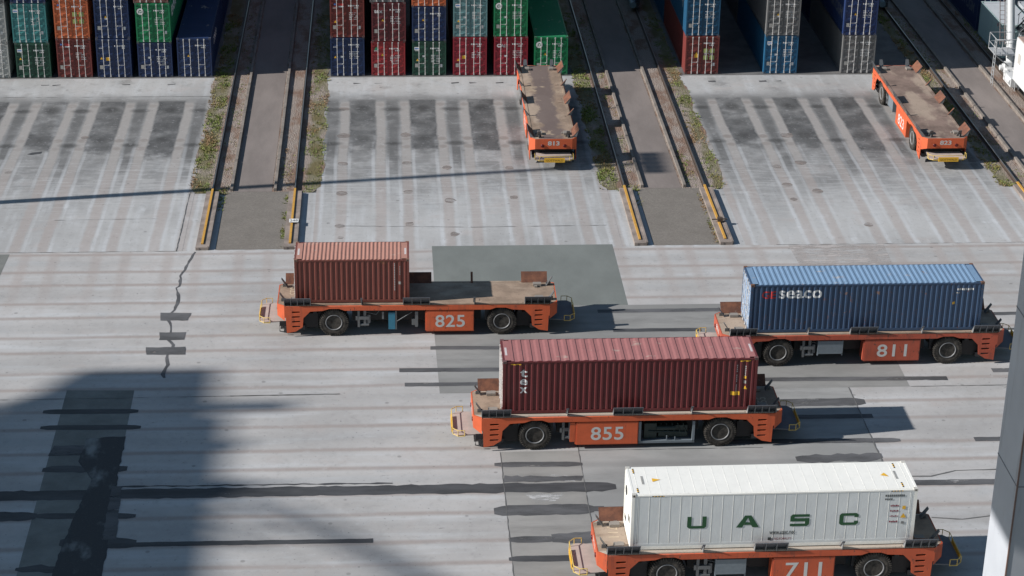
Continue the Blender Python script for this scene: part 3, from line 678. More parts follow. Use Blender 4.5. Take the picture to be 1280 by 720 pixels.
STK = {  # bottom to top: (height, colour, style, words for the label)
 'a1': [(ST, LGREY, '', 'pale grey container at the far left edge, on the ground'), (HC, LGREY, '', 'pale grey container at the far left edge, second in its stack'), (ST, DGREY, '', 0)],
 'a2': [(ST, DGREEN, 'lab', 'dark green container on the ground beneath the teal one'), (HC, TEAL, 'lab', 'teal container standing on the dark green one at the left'), (ST, NAVY, '', 'navy container over the teal one, only its foot in view')],
 'a3': [(HC, MAROON, 'red blue', 'maroon container on the ground beneath the orange one'), (HC, ORANGE, 'blue plac', 'orange container with four yellowish placards on a maroon one'), (ST, MAROON, '', 'reddish container over the orange one with placards')],
 'a4': [(HC, NAVY, 'yel', 'navy container with a bright yellow sticker on the ground, left block'), (HC, NAVY, '', 'navy container on the navy one with the yellow sticker'), (HC, MAROON, '', 0), (ST, TEAL, '', 0)],
 'a5': [(ST, NAVY, '', 'navy container on the ground beneath the bright green one'), (HC, GREEN, 'round', 'bright green container with round white emblem on a navy one'), (HC, BROWN, '', 'brownish container over the bright green one, left block'), (ST, NAVY, '', 0)],
 'a6': [(HC, NAVY, '', 'navy container alone at the end of the left block, roof in view')],
 'b1': [(HC, NAVY, '', 'navy container on the ground beside the left rail road, middle block'), (HC, MAROON, 'red blue', 'maroon container with a red and white sticker on a navy one'), (ST, NAVY, '', 0)],
 'b2': [(ST, RED, 'tri', 'red container with small green triangle on the ground'), (HC, (0.13, 0.026, 0.03), 'T:tex', 'dark maroon container with white tex lettering on its door'), (ST, DGREY, '', 'dark container over the one with tex on its door')],
 'b3': [(ST, DGREEN, 'lab', 'dark green container on the ground between two red ones'), (ST, NAVY, '', 'navy container between a dark green one and an orange one'), (HC, ORANGE, '', 'orange container over a navy one, only its foot in view'), (HC, NAVY, '', 0)],
 'b4': [(HC, CRIM, 'yel', 'crimson container with a bright yellow sticker on the ground'), (HC, TEALG, 'lab', 'grey teal container standing on a crimson one'), (HC, NAVY, '', 0), (HC, MAROON, '', 0)],
 'b5': [(HC, CRIM, 'T:CAI', 'crimson container with white CAI lettering, behind vehicle 813'), (HC, GREEN, 'round', 'bright green container with round white emblem on a crimson one'), (HC, NAVY, '', 0), (HC, MAROON, '', 0), (ST, TEAL, '', 0)],
 'b6': [(HC, GREEN, 'round', 'green container alone at the end of the middle block, roof in view')],
 'c1': [(HC, MAROON, 'plac0 yel', 'maroon container on the ground at the left of the right block'), (HC, PET2, '', 'blue container with a white letter V on its side, on a maroon one'), (HC, NAVY, '', 0)],
 'c2': [(HC, PETROL, 'lab', 'petrol blue container on the ground beneath a grey one'), (HC, DGREY, '', 'dark grey container standing on a petrol blue one'), (HC, MAROON, '', 0)],
 'c3': [(HC, DGREY, '', 'dark grey container on the ground beneath a deep blue one'), (HC, ROYAL, '', 'deep blue container standing on a dark grey one near vehicle 823'), (ST, MAROON, '', 0)],
}
rj = random.Random(3); stacked = {}
for ci, (k, lv) in enumerate(STK.items()):
    z = 0.0
    for li, (H, col, style, words) in enumerate(lv):
        jx = 0 if li == 0 else rj.uniform(-0.07, 0.07); jy = rj.uniform(0, 0.05)
        if k == 'b1' and li: jx = 0.03
        lab = words or 'stacked container above the edge of the view, %s stack from the left, tier %s' % (['first', 'second', 'third', 'fourth', 'fifth', 'sixth', 'seventh', 'eighth', 'ninth', 'tenth', 'eleventh', 'twelfth', 'thirteenth', 'fourteenth', 'fifteenth'][ci], ['one', 'two', 'three', 'four', 'five'][li])
        if k == 'a5' and li == 1: lab = 'bright green container with round white emblem, standing on a navy one'
        if k == 'b5' and li == 1: lab = 'bright green container with round white emblem, standing on a crimson one'
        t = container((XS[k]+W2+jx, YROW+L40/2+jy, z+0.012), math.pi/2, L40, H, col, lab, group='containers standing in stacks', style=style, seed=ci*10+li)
        stacked[(k, li)] = t
        z += H+0.012
# lettering down the sides of a few stacked containers
def side_letters(t, txt, side, u0, z0, hgt, wid, mat=None):
    mb = MB(); L = L40
    # side: +1 = the +v side (faces -X here), -1 = the -v side (faces +X)
    br = cbreaks(u0-abs(wid)-1, u0+abs(wid)+1, 0.278)
    # the +v wall is the -v wall turned by 180 degrees
    if side < 0: put_text(mb, txt, (u0, -W2+0.012-0.004, z0), (1, 0, 0), (0, 0, 1), hgt, wid, 0.03, drape=lambda u: corr(u), breaks=br)
    else: put_text(mb, txt, (u0, W2-0.012+0.004, z0), (-1, 0, 0), (0, 0, 1), hgt, wid, 0.03, drape=lambda u: corr(-u), breaks=br)
    return mb.obj('side_lettering', mat or M_white, t)
M_shade_letters = flat('shaded_lettering', (0.16, 0.17, 0.18)); side_letters(stacked[('c3', 1)], 'CMA CGM', 1, -2.6, 1.0, 0.85, 5.2, M_shade_letters)  # white letters with shade put into their colour
side_letters(stacked[('c1', 1)], 'V', 1, -3.9, 1.5, 1.0, 1.0)
side_letters(stacked[('a5', 1)], 'EVER', -1, -2.9, 1.45, 0.75, 3.2)
side_letters(stacked[('a6', 0)], 'COSCO', -1, -2.2, 1.55, 0.6, 2.8)
# the next row back, behind the front one
NUMW = ['', 'one', 'two', 'three', 'four', 'five', 'six']
for row_, cols in ((1, (('a4', 4), ('a5', 4), ('a6', 3), ('b1', 4), ('b2', 4), ('b5', 4), ('b6', 4), ('c1', 4), ('c2', 4), ('c3', 4))), (2, (('a5', 4), ('a6', 4), ('b1', 4), ('b5', 4), ('b6', 4), ('c1', 4), ('c3', 4)))):
    for k, hs in cols:
        z = 0.0
        for li in range(hs):
            si = (li+row_) % len(STK[k]); src = stacked[(k, si)]; H = STK[k][si][0]
            c = clone(src, None); c.location = (XS[k]+W2, YROW+0.35*row_+L40*(row_+0.5), z+0.012)
            for o in list(c.children):
                if o.name.startswith(('side_lettering', 'marking')): D.objects.remove(o)
            c['label'] = {'a': 'left', 'b': 'middle', 'c': 'right'}[k[0]]+' block container %s behind the front one, stack %s from the left, tier %s' % (('one row', 'two rows')[row_-1], NUMW[int(k[1])], NUMW[li+1])
            z += H+0.012
# the block past the right hand rails
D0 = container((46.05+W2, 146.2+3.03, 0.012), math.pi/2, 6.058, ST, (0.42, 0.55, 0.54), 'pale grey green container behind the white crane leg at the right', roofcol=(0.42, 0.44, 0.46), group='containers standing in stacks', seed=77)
mb = MB(); mb.add([(-1.9, W2+0.004, 2.1), (-1.75, W2+0.004, 2.1), (-1.75, W2+0.004, 2.34), (-1.9, W2+0.004, 2.34)], [(0, 1, 2, 3)]); mb.obj('marking', M_red, D0)
for y, col, lab in ((152.9+L40/2, NAVY, 'navy container with CMA CGM lettering, behind the pale grey green one'),):
    d = container((46.05+W2, y, 0.012), math.pi/2, L40, HC, col, lab, group='containers standing in stacks', seed=78)
    side_letters(d, 'CMA CGM', 1, -2.4, 1.05, 0.85, 5.2, M_shade_letters)
d = container((48.95+W2, 146.2+3.03, 0.012), math.pi/2, 6.058, ST, (0.40, 0.42, 0.44), 'grey container beyond the stairs at the top right corner', group='containers standing in stacks', seed=79)

# ------------------------------------------------------------------ the container carrying vehicles
def curve_plate(outline, holes, t, name):
    """flat plate in the u-z plane with slots, thickness t, as a mesh lying in XZ, centred on y=0"""
    cu = D.curves.new('plate', 'CURVE'); cu.dimensions = '2D'; cu.fill_mode = 'BOTH'; cu.extrude = t/2
    for pl in [outline]+holes:
        sp = cu.splines.new('POLY'); sp.points.add(len(pl)-1); sp.use_cyclic_u = True
        for p, (x, y) in zip(sp.points, pl): p.co = (x, y, 0, 1)
    o = D.objects.new('plate', cu); C.objects.link(o); dg = bpy.context.evaluated_depsgraph_get(); dg.update()
    me = D.meshes.new_from_object(o.evaluated_get(dg)); me.name = name
    D.objects.remove(o); D.curves.remove(cu)
    me.transform(Matrix(((1, 0, 0, 0), (0, 0, 1, 0), (0, 1, 0, 0), (0, 0, 0, 1))))
    bm = bmesh.new(); bm.from_mesh(me); bmesh.ops.remove_doubles(bm, verts=bm.verts, dist=1e-4); bmesh.ops.recalc_face_normals(bm, faces=bm.faces); bm.to_mesh(me); bm.free()
    me.materials.clear()
    return me
UO = 6.07   # measured u minus this = local u
def pl(l): return [(u-UO, z) for u, z in l]
left_end = [(-1.0, 1.80), (-1.0, 1.15), (-0.93, 1.13), (-0.90, 0.24), (-0.42, 0.33), (-0.05, 0.58), (0.0, 1.11), (0.37, 1.49), (1.05, 1.53), (1.37, 1.64)]
prof = left_end + [(1.9, 1.64), (2.2, 1.53)] + [(2*UO-u, z) for u, z in ([(2.2, 1.53), (1.9, 1.64)] + left_end[::-1])]
slots = []
for z in (1.46, 1.18, 0.90, 0.62):
    for s in (1, -1):
        q = [(-0.58, z-0.045), (-0.20, z-0.045), (-0.16, z), (-0.20, z+0.045), (-0.58, z+0.045), (-0.62, z)]
        slots.append([(s*(u-UO), zz) for u, zz in q])
SIDE = curve_plate(pl(prof), slots, 0.06, 'side_panel')

def orange(col, k):
    M = Mat('vehicle_orange', 0.5, 0, 0.4)
    n = M.noise(1.1, (1, 1, 1.5), 5, 0.6, per_object=True); f = M.noise(7, (1, 1, 0.5), 5, 0.65, per_object=True); st = M.noise(4, (1, 1, 0.15), 4, 0.6, seed=3, per_object=True)
    c = M.mix(n.ss(0.3, 0.7)*0.6, col, tuple(x*0.78 for x in col))
    c = M.mix(st.ss(0.5, 0.72)*(0.35+0.3*k), c, tuple(x*0.5+0.02 for x in col))
    c = M.mix(f.ss(0.66-0.06*k, 0.72-0.06*k)*0.8, c, (0.10, 0.055, 0.04))
    return M.out(c, f, 0.004, 0.25)
def deck_mat(centre_dark, name, pale=0.0, tone=(0.34, 0.25, 0.185)):
    M = Mat(name, 0.8, 0.0, 0.3); x, y, z = M.xyz()
    n = M.noise(0.9, detail=6, rough=0.65, per_object=True); f = M.noise(8, detail=5, rough=0.7); g = M.noise(0.45, (0.5, 1, 1), 4, 0.6, seed=5, per_object=True)
    c = M.mix(n.ss(0.35, 0.65), tone, tuple(k*0.66 for k in tone))
    c = M.mix(g.ss(0.48, 0.6)*0.55, c, (0.45, 0.36, 0.28))
    if centre_dark:
        e = (n-0.5)*2.2
        c = M.mix((y.abs()+e).ss(0.85, 0.45)*0.85*n.ss(0.70, 0.58), c, (0.125, 0.096, 0.092)); q_ = M.noise(0.75, (1, 0.8, 1), 5, 0.6, seed=51)
        c = M.mix(q_.ss(0.60, 0.66)*0.8, c, (0.40, 0.31, 0.22))
    c = M.mix((y.abs()).ss(1.14, 1.22)*pale, c, (0.50, 0.44, 0.37))
    c = M.mix(f.ss(0.55, 0.7)*0.5, c, (0.13, 0.085, 0.065))
    c = M.mix(n.ss(0.66, 0.78)*0.6, c, (0.06, 0.055, 0.055))
    return M.out(c, f, 0.006, 0.35)
M_deck1 = deck_mat(False, 'rusty_deck'); M_deck2 = deck_mat(True, 'rusty_deck_worn'); M_deck4 = deck_mat(False, 'rusty_deck_brown', 0.0, (0.24, 0.172, 0.142)); M_deck3 = deck_mat(False, 'rusty_deck_pale_edge', 0.7)
M_guide = flat('dark_grey_steel', (0.10, 0.11, 0.125), 0.5, 0.1, 0.3)
def rust_mat():
    M = Mat('rusty_plate', 0.8, 0, 0.3); n = M.noise(2.2, detail=6, rough=0.7, per_object=True)
    c = M.mix(n.ss(0.35, 0.65), (0.20, 0.085, 0.05), (0.11, 0.05, 0.035)); c = M.mix(n.ss(0.62, 0.75)*0.6, c, (0.42, 0.33, 0.27))
    return M.out(c, n, 0.005, 0.3)
M_rust = rust_mat()
M_under = flat('underframe_black', (0.012, 0.012, 0.014), 0.6, 0.1, 0.4)
M_axle = flat('axle_grey', (0.035, 0.037, 0.042), 0.5, 0.3, 0.3)
def tyre_mat():
    M = Mat('dusty_rubber', 0.9, 0, 0.25); n = M.noise(5, detail=5, rough=0.65, per_object=True)
    return M.out(M.mix(n.ss(0.3, 0.7), (0.028, 0.026, 0.024), (0.085, 0.076, 0.066)), n, 0.01, 0.3)
M_tyre = tyre_mat()
M_rim = flat('rim_steel', (0.21, 0.21, 0.215), 0.45, 0.0, 0.25)
M_hub = flat('hub_steel', (0.75, 0.77, 0.80), 0.4, 0.0, 0.1)  # pale colour stands in for sky reflected in the metal
M_hubred = flat('hub_rust', (0.22, 0.05, 0.04), 0.6, 0.1, 0.3)
M_tank = flat('blue_grey_tank', (0.17, 0.20, 0.225), 0.5, 0.1, 0.2)
M_blue = flat('blue_cabinet', (0.03, 0.17, 0.26), 0.5, 0, 0.2)
M_rail_y = paint((0.62, 0.44, 0.12), 0.3, 0.5, 0.4, 'y')
M_tray = flat('platform_plate', (0.43, 0.35, 0.31), 0.8, 0, 0.25, 2)
M_num = flat('number_white', (0.55, 0.545, 0.53), 0.6, 0, 0.12, 3)
M_lamp = flat('dark_red_lens', (0.10, 0.008, 0.01), 0.25)
M_pipe = flat('pipe_steel', (0.14, 0.145, 0.15), 0.4, 0.3, 0.2)
M_lock = flat('lock_block_grey', (0.24, 0.215, 0.19))
M_engine = flat('engine_green_black', (0.03, 0.045, 0.042), 0.45, 0.2, 0.5, 9)

# wheel: axis along +y (outer face at -y), radius 0.80
def wheel_meshes():
    RY = Matrix.Rotation(math.pi/2, 4, 'X')    # z -> -y
    t = MB(); r = 0.755
    t.lathe([(0.44, -0.24), (0.50, -0.27), (0.62, -0.275), (0.70, -0.26), (r, -0.20), (r, 0.20), (0.70, 0.26), (0.62, 0.275), (0.50, 0.27), (0.44, 0.24)], RY, 48)
    for k in range(42):
        for s in (-1, 1):
            a = 2*math.pi*(k+(0.5 if s > 0 else 0))/42
            M = Matrix.Rotation(a, 4, 'Y')
            y0, y1 = sorted((s*0.03, s*0.255))
            t.hexa([M @ Vector((-0.028, y0, r-0.02)), M @ Vector((0.028, y0, r-0.02)), M @ Vector((0.030, y1, r-0.02)), M @ Vector((-0.030, y1, r-0.02))],
                   [M @ Vector((-0.022, y0, r+0.04)), M @ Vector((0.022, y0, r+0.04)), M @ Vector((0.024, y1, r+0.033)), M @ Vector((-0.024, y1, r+0.033))])
            y0, y1 = sorted((s*0.245, s*0.285))
            t.hexa([M @ Vector((-0.022, y0, 0.66)), M @ Vector((0.022, y0, 0.66)), M @ Vector((0.022, y1, 0.68)), M @ Vector((-0.022, y1, 0.68))],
                   [M @ Vector((-0.026, y0, r+0.02)), M @ Vector((0.026, y0, r+0.02)), M @ Vector((0.024, y1-0.012*(s>0), r+0.01)), M @ Vector((-0.024, y1-0.012*(s>0), r+0.01))])
    rim = MB()
    rim.lathe([(0.44, -0.22), (0.455, -0.20), (0.455, 0.25), (0.43, 0.285), (0.40, 0.245), (0.385, 0.20), (0.375, 0.10), (0.34, 0.07), (0.31, 0.13), (0.28, 0.145), (0.22, 0.14), (0.21, 0.09)], RY, 40)
    for k in range(16):
        a = 2*math.pi*k/16; M = Matrix.Translation((0.30*math.cos(a), -0.135, 0.30*math.sin(a)))
        rim.box(-0.018, 0.018, -0.03, 0.01, -0.018, 0.018, 0, M)
    hub = MB(); hub.lathe([(0.215, 0.08), (0.215, 0.17), (0.18, 0.20), (0.15, 0.21), (0.13, 0.19), (0.10, 0.19), (0.09, 0.22), (0.0, 0.225)], RY, 32)
    return t.mesh('tyre'), rim.mesh('wheel'), hub.mesh('hub')
TYRE, RIM, HUB = wheel_meshes()

AG = {}
def agv_mesh(name, fn):
    if name not in AG:
        mb = MB(); fn(mb); AG[name] = mb.mesh(name.split('|')[0])
    return AG[name]

def guide(mb, u0, u1, ribs):
    """flared container guide on the -v side: inner face rusty (1), outer face and ribs dark (0)"""
    b = -1.24; t = -1.64; z0 = 1.845; z1 = 2.33; th = 0.025
    mb.add([(u0, b, z0), (u1, b, z0), (u1, t, z1), (u0, t, z1)], [(0, 1, 2, 3)], 1)
    mb.hexa([(u0, b-0.004, z0), (u1, b-0.004, z0), (u1, t-0.004, z1), (u0, t-0.004, z1)], [(u0, b-th*1.4, z0), (u1, b-th*1.4, z0), (u1, t-th*1.4, z1-0.01), (u0, t-th*1.4, z1-0.01)], 0)
    for i in range(ribs):
        u = u0+0.02+(u1-u0-0.04)*i/max(1, ribs-1) if ribs > 1 else (u0+u1)/2
        mb.hexa([(u-0.014, b-0.03, z0-0.02), (u-0.014, -1.50, z0-0.02), (u-0.014, -1.64, z1-0.05), (u-0.014, t+0.01, z1-0.02)],
                [(u+0.014, b-0.03, z0-0.02), (u+0.014, -1.50, z0-0.02), (u+0.014, -1.64, z1-0.05), (u+0.014, t+0.01, z1-0.02)], 2)
M_rib = flat('rib_grey', (0.22, 0.225, 0.23), 0.5, 0.1, 0.2)

def carrier(num, loc, rz, col, worn, label, variant='A', deck=None, hubred=False, trayA=None, trayB=None, dnum=False, nbox=(0.05, 3.0)):
    t = empty('container_carrier_vehicle', loc, rz, label=label, cat='container carrier', group='driverless orange container carriers')
    mo = orange(col, worn)
    # deck
    def f(mb):
        mb.prism([(-7.40, -1.15), (-7.03, -1.455), (7.03, -1.455), (7.40, -1.15), (7.40, 1.15), (7.03, 1.455), (-7.03, 1.455), (-7.40, 1.15)], 1.72, 1.84)
        for s in (-1, 1):
            y0, y1 = sorted((s*1.44, s*1.30)); mb.box(-5.6, 5.6, y0, y1, 1.842, 1.862)      # rubbing strip
            for u in (-6.3, 6.3, -0.35, 0.35, 3.2, -3.2): mb.box(u-0.1, u+0.1, s*0.95-0.14, s*0.95+0.14, 1.841, 1.856)
    link('deck', agv_mesh('deck', f), deck or M_deck1, t)
    for s in (-1, 1):
        o = link('side_panel', SIDE, mo, t); o.location = (0, s*1.485, 0)
    # nose plates with chamfered corners
    def f(mb):
        P = [(7.055, -1.515), (7.46, -1.20), (7.46, 1.20), (7.055, 1.515)]; Q = [(7.055, -1.455), (7.41, -1.17), (7.41, 1.17), (7.055, 1.455)]
        zl = [0.96, 1.16, 1.16, 0.96]
        for i in range(3):
            a, b, c, d = P[i], P[i+1], Q[i+1], Q[i]
            mb.hexa([(*a, zl[i]), (*b, zl[i+1]), (*c, zl[i+1]), (*d, zl[i])], [(*a, 1.835), (*b, 1.835), (*c, 1.835), (*d, 1.835)])
    for s in (0, 1):
        o = link('nose_panel', agv_mesh('nose', f), mo, t); o.rotation_euler.z = s*math.pi
        for v in (-0.72, 0.72):
            mb2 = MB(); mb2.lathe([(0.11, 0), (0.11, 0.03), (0.085, 0.045), (0, 0.05)], Matrix.Translation((7.462, v, 1.38)) @ Matrix.Rotation(math.pi/2, 4, 'Y'), 16)
            mb2.obj('tail_lamp', M_lamp, o)
        mb2 = MB(); put_text(mb2, num, (7.464, 0, 1.40), (0, 1, 0), (0, 0, 1), 0.30, 0.76, 0.03); mb2.obj('number', M_num, o)
    # wheels
    for u in (-4.46, 4.50):
        for s in (-1, 1):
            r = link('wheel', RIM, M_rim, t); r.location = (u, s*1.17, 0.795); r.rotation_euler = (0, 0.3*u+s, 0 if s < 0 else math.pi)
            ty = link('tyre', TYRE, M_tyre, r); link('hub', HUB, M_hubred if (hubred and u > 0) else M_hub, r)
    # underframe
    def f(mb):
        mb.box(-7.0, 7.0, -0.85, 0.85, 1.25, 1.715); mb.box(-3.5, 3.4, -0.75, 0.75, 0.62, 1.25)
        for s in (-1, 1):
            a, b = sorted((s*5.3, s*6.95)); mb.box(a, b, -1.2, 1.2, 0.42, 1.25)
            for k in (-1, 1):
                a, b = sorted((s*5.35, s*5.55)); mb.box(a, b, k*1.3-0.1, k*1.3+0.1, 1.30, 1.70)
        for u in (-2.6, 2.7): mb.box(u-0.06, u+0.06, -1.40, 1.40, 1.42, 1.71)
    link('underframe', agv_mesh('underframe', f), M_under, t)
    for ua in (-4.46, 4.50):
      def f(mb):
        for u in (ua,):
            mb.tube([(u, -1.0, 0.795), (u, 1.0, 0.795)], 0.17, 12); mb.box(u-0.35, u+0.35, -0.5, 0.5, 0.55, 1.1)
            for s in (-1, 1):
                mb.box(u-0.9, u-0.62, s*0.95-0.08, s*0.95+0.08, 0.7, 1.3); mb.tube([(u-0.8, s*1.0, 1.1), (u, s*0.9, 0.9)], 0.05)
                v0, v1 = sorted((s*1.10, s*1.34))
                mb.box(s and (6.0 if u > 0 else -6.9), 6.9 if u > 0 else -6.0, v0, v1, 0.36, 0.60)
      link('axle', agv_mesh('axle|%s' % ua, f), M_axle, t)
    # drive junk behind the left wheels, both sides
    for sh_ in (-1, 1):
      def f(mb):
        for s in (sh_,):
            v = s*1.30; k = 1 if s < 0 else -1
            for (u0, u1, z0, z1, dv) in ((-3.20, -3.08, 0.5, 1.45, 0), (-2.88, -2.74, 0.55, 1.45, 0.02), (-3.1, -2.6, 0.95, 1.13, -0.03), (-2.68, -2.52, 0.72, 1.2, 0.03), (-3.3, -3.15, 0.9, 1.15, 0.0)):
                a, b = sorted((k*u0, k*u1)); mb.box(a, b, v-0.09+dv, v+0.09+dv, z0, z1)
            mb.tube([(k*-3.05, v, 0.62), (k*-2.6, v, 0.62)], 0.09, 10); mb.tube([(k*-2.8, v, 1.35), (k*-2.2, v, 1.2), (k*-2.0, v, 1.5)], 0.02, 6)
            mb.box(*sorted((k*-3.5, k*-0.2)), v-0.03, v+0.03, 1.47, 1.50)
      link('hydraulic_unit', agv_mesh('hydraulics|%s' % sh_, f), M_pipe, t)
    # number box on both sides, motor bay on the far side
    def f(mb):
        mb.box(b0, b1, -1.475, -0.80, 0.26, 1.47); mb.box(b0-0.06, b0, -1.46, -0.85, 0.30, 1.40)
        mb.box(b0+0.04, b1-0.04, -1.481, -1.4755, 0.30, 1.43)
        if not s_: return
        mb.box(b0-0.30, b0-0.061, -1.465, -0.85, 0.42, 1.47)
    for s_, (b0, b1) in ((0, nbox), (1, (-2.52, 0.47))):
        nb = link('number_box', agv_mesh('number_box|%s%s' % (num, s_), f), mo, t); nb.rotation_euler.z = s_*math.pi
        mb2 = MB(); put_text(mb2, num, ((b0+b1)/2, -1.4845, 0.50), (1, 0, 0), (0, 0, 1), 0.72, 1.58, 0.014, spacing=1.05)
        mb2.obj('number', M_num, nb)
    def f(mb):   # open frame of the motor bay on +v, built for +v side: u -3.2..-0.55
        for a in (-3.22, -0.62):
            mb.box(a, a+0.12, 1.30, 1.44, 0.30, 1.42)
        mb.box(-3.22, -0.5, 1.30, 1.44, 0.26, 0.38); mb.box(-3.10, -0.62, 0.80, 1.30, 0.28, 0.34)
        mb.box(-1.9, -1.86, 1.34, 1.40, 0.38, 0.62); mb.box(-2.3, -2.26, 1.34, 1.40, 0.38, 0.55)
    link('motor_bay_frame', agv_mesh('bay', f), M_tank, t)
    def f(mb):
        mb.box(-2.9, -1.5, 0.78, 1.15, 0.45, 1.05); mb.box(-1.4, -0.8, 0.78, 1.2, 0.4, 1.2)
        for i in range(7): mb.tube([(-2.9+i*0.28, 1.0, 0.5+0.05*(i % 3)), (-2.8+i*0.28, 1.22, 0.75), (-2.7+i*0.27, 1.1, 1.15)], 0.035, 8)
        mb.tube([(-2.9, 1.2, 0.7), (-1.0, 1.22, 0.8)], 0.05, 8); mb.tube([(-2.3, 1.18, 0.95), (-1.4, 1.18, 0.95)], 0.12, 12)
    link('motor', agv_mesh('motor', f), M_engine, t)
    if variant == 'A':
        def f(mb):
            mb.box(-2.35, -1.12, -1.44, -0.80, 0.70, 1.43); mb.box(-2.35, -1.12, -1.455, -1.44, 0.70, 0.76); mb.box(-2.40, -2.35, -1.44, -0.9, 0.6, 1.45); mb.box(-1.12, -1.07, -1.44, -0.9, 0.6, 1.45)
        link('side_tank', agv_mesh('tank', f), M_tank, t)
    else:
        mb = MB(); mb.box(-1.56, -1.20, -1.44, -1.15, 0.38, 1.36); bl = mb.obj('control_cabinet', M_blue, t)
        mb = MB(); mb.box(-1.19, -1.11, -1.43, -1.3, 0.36, 1.45); mb.tube([(-1.10, -1.42, 0.85), (-0.3, -1.42, 1.38)], 0.02); mb.box(-0.14, 0.02, -1.42, -1.2, 0.5, 1.4); mb.box(-0.32, -0.14, -1.40, -1.2, 0.6, 0.95)
        mb.box(-1.90, -1.80, -1.42, -1.3, 0.98, 1.4)
        mb.obj('hose_bracket', M_pipe, t)
    # guides: five a side
    for s in (0, 1):
        for (nm, u0, u1, ribs) in (('g1', -7.08, -5.66, 5), ('g2', -3.03, -2.91, 1), ('g3', -0.78, 0.66, 4), ('g4', 2.96, 3.08, 1), ('g5', 5.70, 7.12, 5)):
            def f(mb, a=u0, b=u1, r=ribs): guide(mb, a, b, r)
            g = link('guide_plate', agv_mesh('guide_plate|%s' % nm, f), [M_guide, M_rust, M_rib], t); g.rotation_euler.z = s*math.pi
    # small leaning end guides and the locking blocks
    def f(mb):
        for v in (ve,):
            mb.hexa([(6.98, v, 1.845), (6.98, v+0.32, 1.845), (7.02, v+0.32, 1.845), (7.02, v, 1.845)], [(7.30, v+0.06, 2.34), (7.30, v+0.26, 2.34), (7.33, v+0.26, 2.33), (7.33, v+0.06, 2.33)])
            mb.box(7.0, 7.25, v+0.14, v+0.18, 1.845, 2.02)
    def f2(mb):
        v = -0.85 if ve < 0 else 0.85; mb.box(6.28, 6.72, v-0.15, v+0.15, 1.857, 1.99); mb.box(6.35, 6.5, v-0.28, v-0.149, 1.845, 1.93)
    for s in (0, 1):
        for ve in (-1.10, 0.78):
            g = link('end_guide', agv_mesh('end_guide|%s' % ve, f), M_pipe, t); g.rotation_euler.z = s*math.pi
            g = link('lock_block', agv_mesh('lock_block|%s' % ve, f2), M_lock, t); g.rotation_euler.z = s*math.pi
    # bumper platforms
    def f(mb):
        P = [(7.0, -1.10), (7.90, -1.21), (8.16, -1.21), (8.39, -0.96), (8.39, 0.96), (8.16, 1.21), (7.90, 1.21), (7.0, 1.10)]
        mb.prism(P, 0.72, 0.77)
        for v in (-0.8, 0.8): mb.box(6.9, 7.9, v-0.05, v+0.05, 0.60, 0.715)
    def f3(mb):
        q = [(7.86, -1.24, 1.02), (8.18, -1.24, 1.02), (8.42, -0.98, 1.02), (8.42, 0.98, 1.02), (8.18, 1.24, 1.02), (7.86, 1.24, 1.02)]
        mb.tube(q, 0.019, 8)
        for k in (0, 1, 2, 3, 4, 5): mb.tube([(q[k][0], q[k][1], 0.70), q[k]], 0.018, 8)
        mb.tube([(x, y, 0.72) for x, y, z in q], 0.019, 8)
    def f4(mb): mb.box(8.44, 8.475, -0.66, 0.66, 0.62, 0.92)
    for s in (0, 1):
        p = link('bumper_platform', agv_mesh('platform', f), (trayA if s else trayB) or M_tray, t); p.rotation_euler.z = s*math.pi
        link('railing', agv_mesh('railing', f3), M_rail_y, p)
        sg = link('maker_sign', agv_mesh('maker_sign', f4), M_yel, p)
        mb2 = MB(); put_text(mb2, 'GOTTWALD', (8.478, 0, 0.69), (0, 1, 0), (0, 0, 1), 0.14, 1.1, 0.01); mb2.obj('lettering', flat('brown_lettering', (0.25, 0.12, 0.02)), sg)
    # sensor bracket under the corner
    def f(mb):
        for s in (-1, 1):
            k = -s
            mb.tube([(s*6.9, k*-1.3, 0.62), (s*7.35, k*-1.3, 0.60), (s*7.35, k*-1.3, 0.26), (s*6.95, k*-1.3, 0.16)], 0.03, 8); mb.box(*sorted((s*6.95, s*7.35)), k*-1.3-0.12, k*-1.3+0.12, 0.62, 0.80)
    link('sensor_bracket', agv_mesh('sensor', f), M_under, t)
    if dnum:
        mb2 = MB(); put_text(mb2, num, (-6.85, 0.35, 1.843), (0, -1, 0), (1, 0, 0), 0.45, 0.9, 0.0); mb2.obj('number', flat('faded_yellow', (0.5, 0.4, 0.28)), t)
    return t

def place(a, ox, oy, ydeg, du=UO, dv=W2):
    y = R(ydeg); e = Vector((math.cos(y), math.sin(y), 0)); n = Vector((-math.sin(y), math.cos(y), 0))
    return Vector((ox, oy, 0)) + e*du + n*dv, y
OR = (0.62, 0.120, 0.046); OR2 = (0.44, 0.090, 0.05); OR3 = (0.52, 0.098, 0.04)
M_trayg = flat('platform_grey', (0.13, 0.135, 0.15), 0.7, 0, 0.3, 2)
p825, y825 = place('825', -4.929, 100.095, -0.55); carrier('825', p825+Vector((0.42, 0, 0)), y825, OR, 0.6, 'orange carrier 825 with one short red container and half its deck bare', 'B', trayB=M_trayg, dnum=True, nbox=(0.46, 3.0))
p855, y855 = place('855', 5.378, 87.241, 0.283); carrier('855', p855, y855+math.pi, OR, 0.2, 'orange carrier 855 under the long dark maroon container', 'A', trayA=M_trayg, dnum=True, deck=M_deck3)
p811, y811 = place('811', 18.627, 95.745, 0.17); carrier('811', p811, y811, OR2, 1.0, 'dirty orange carrier 811 under the long blue container', 'A', hubred=True, trayB=M_trayg)
p711, y711 = place('711', 10.118, 74.811, 0.534); carrier('711', p711, y711, OR3, 0.9, 'orange carrier 711 under the white refrigerated container in the foreground', 'A', trayB=M_trayg, dnum=True, nbox=(0.10, 2.75), deck=M_deck3)
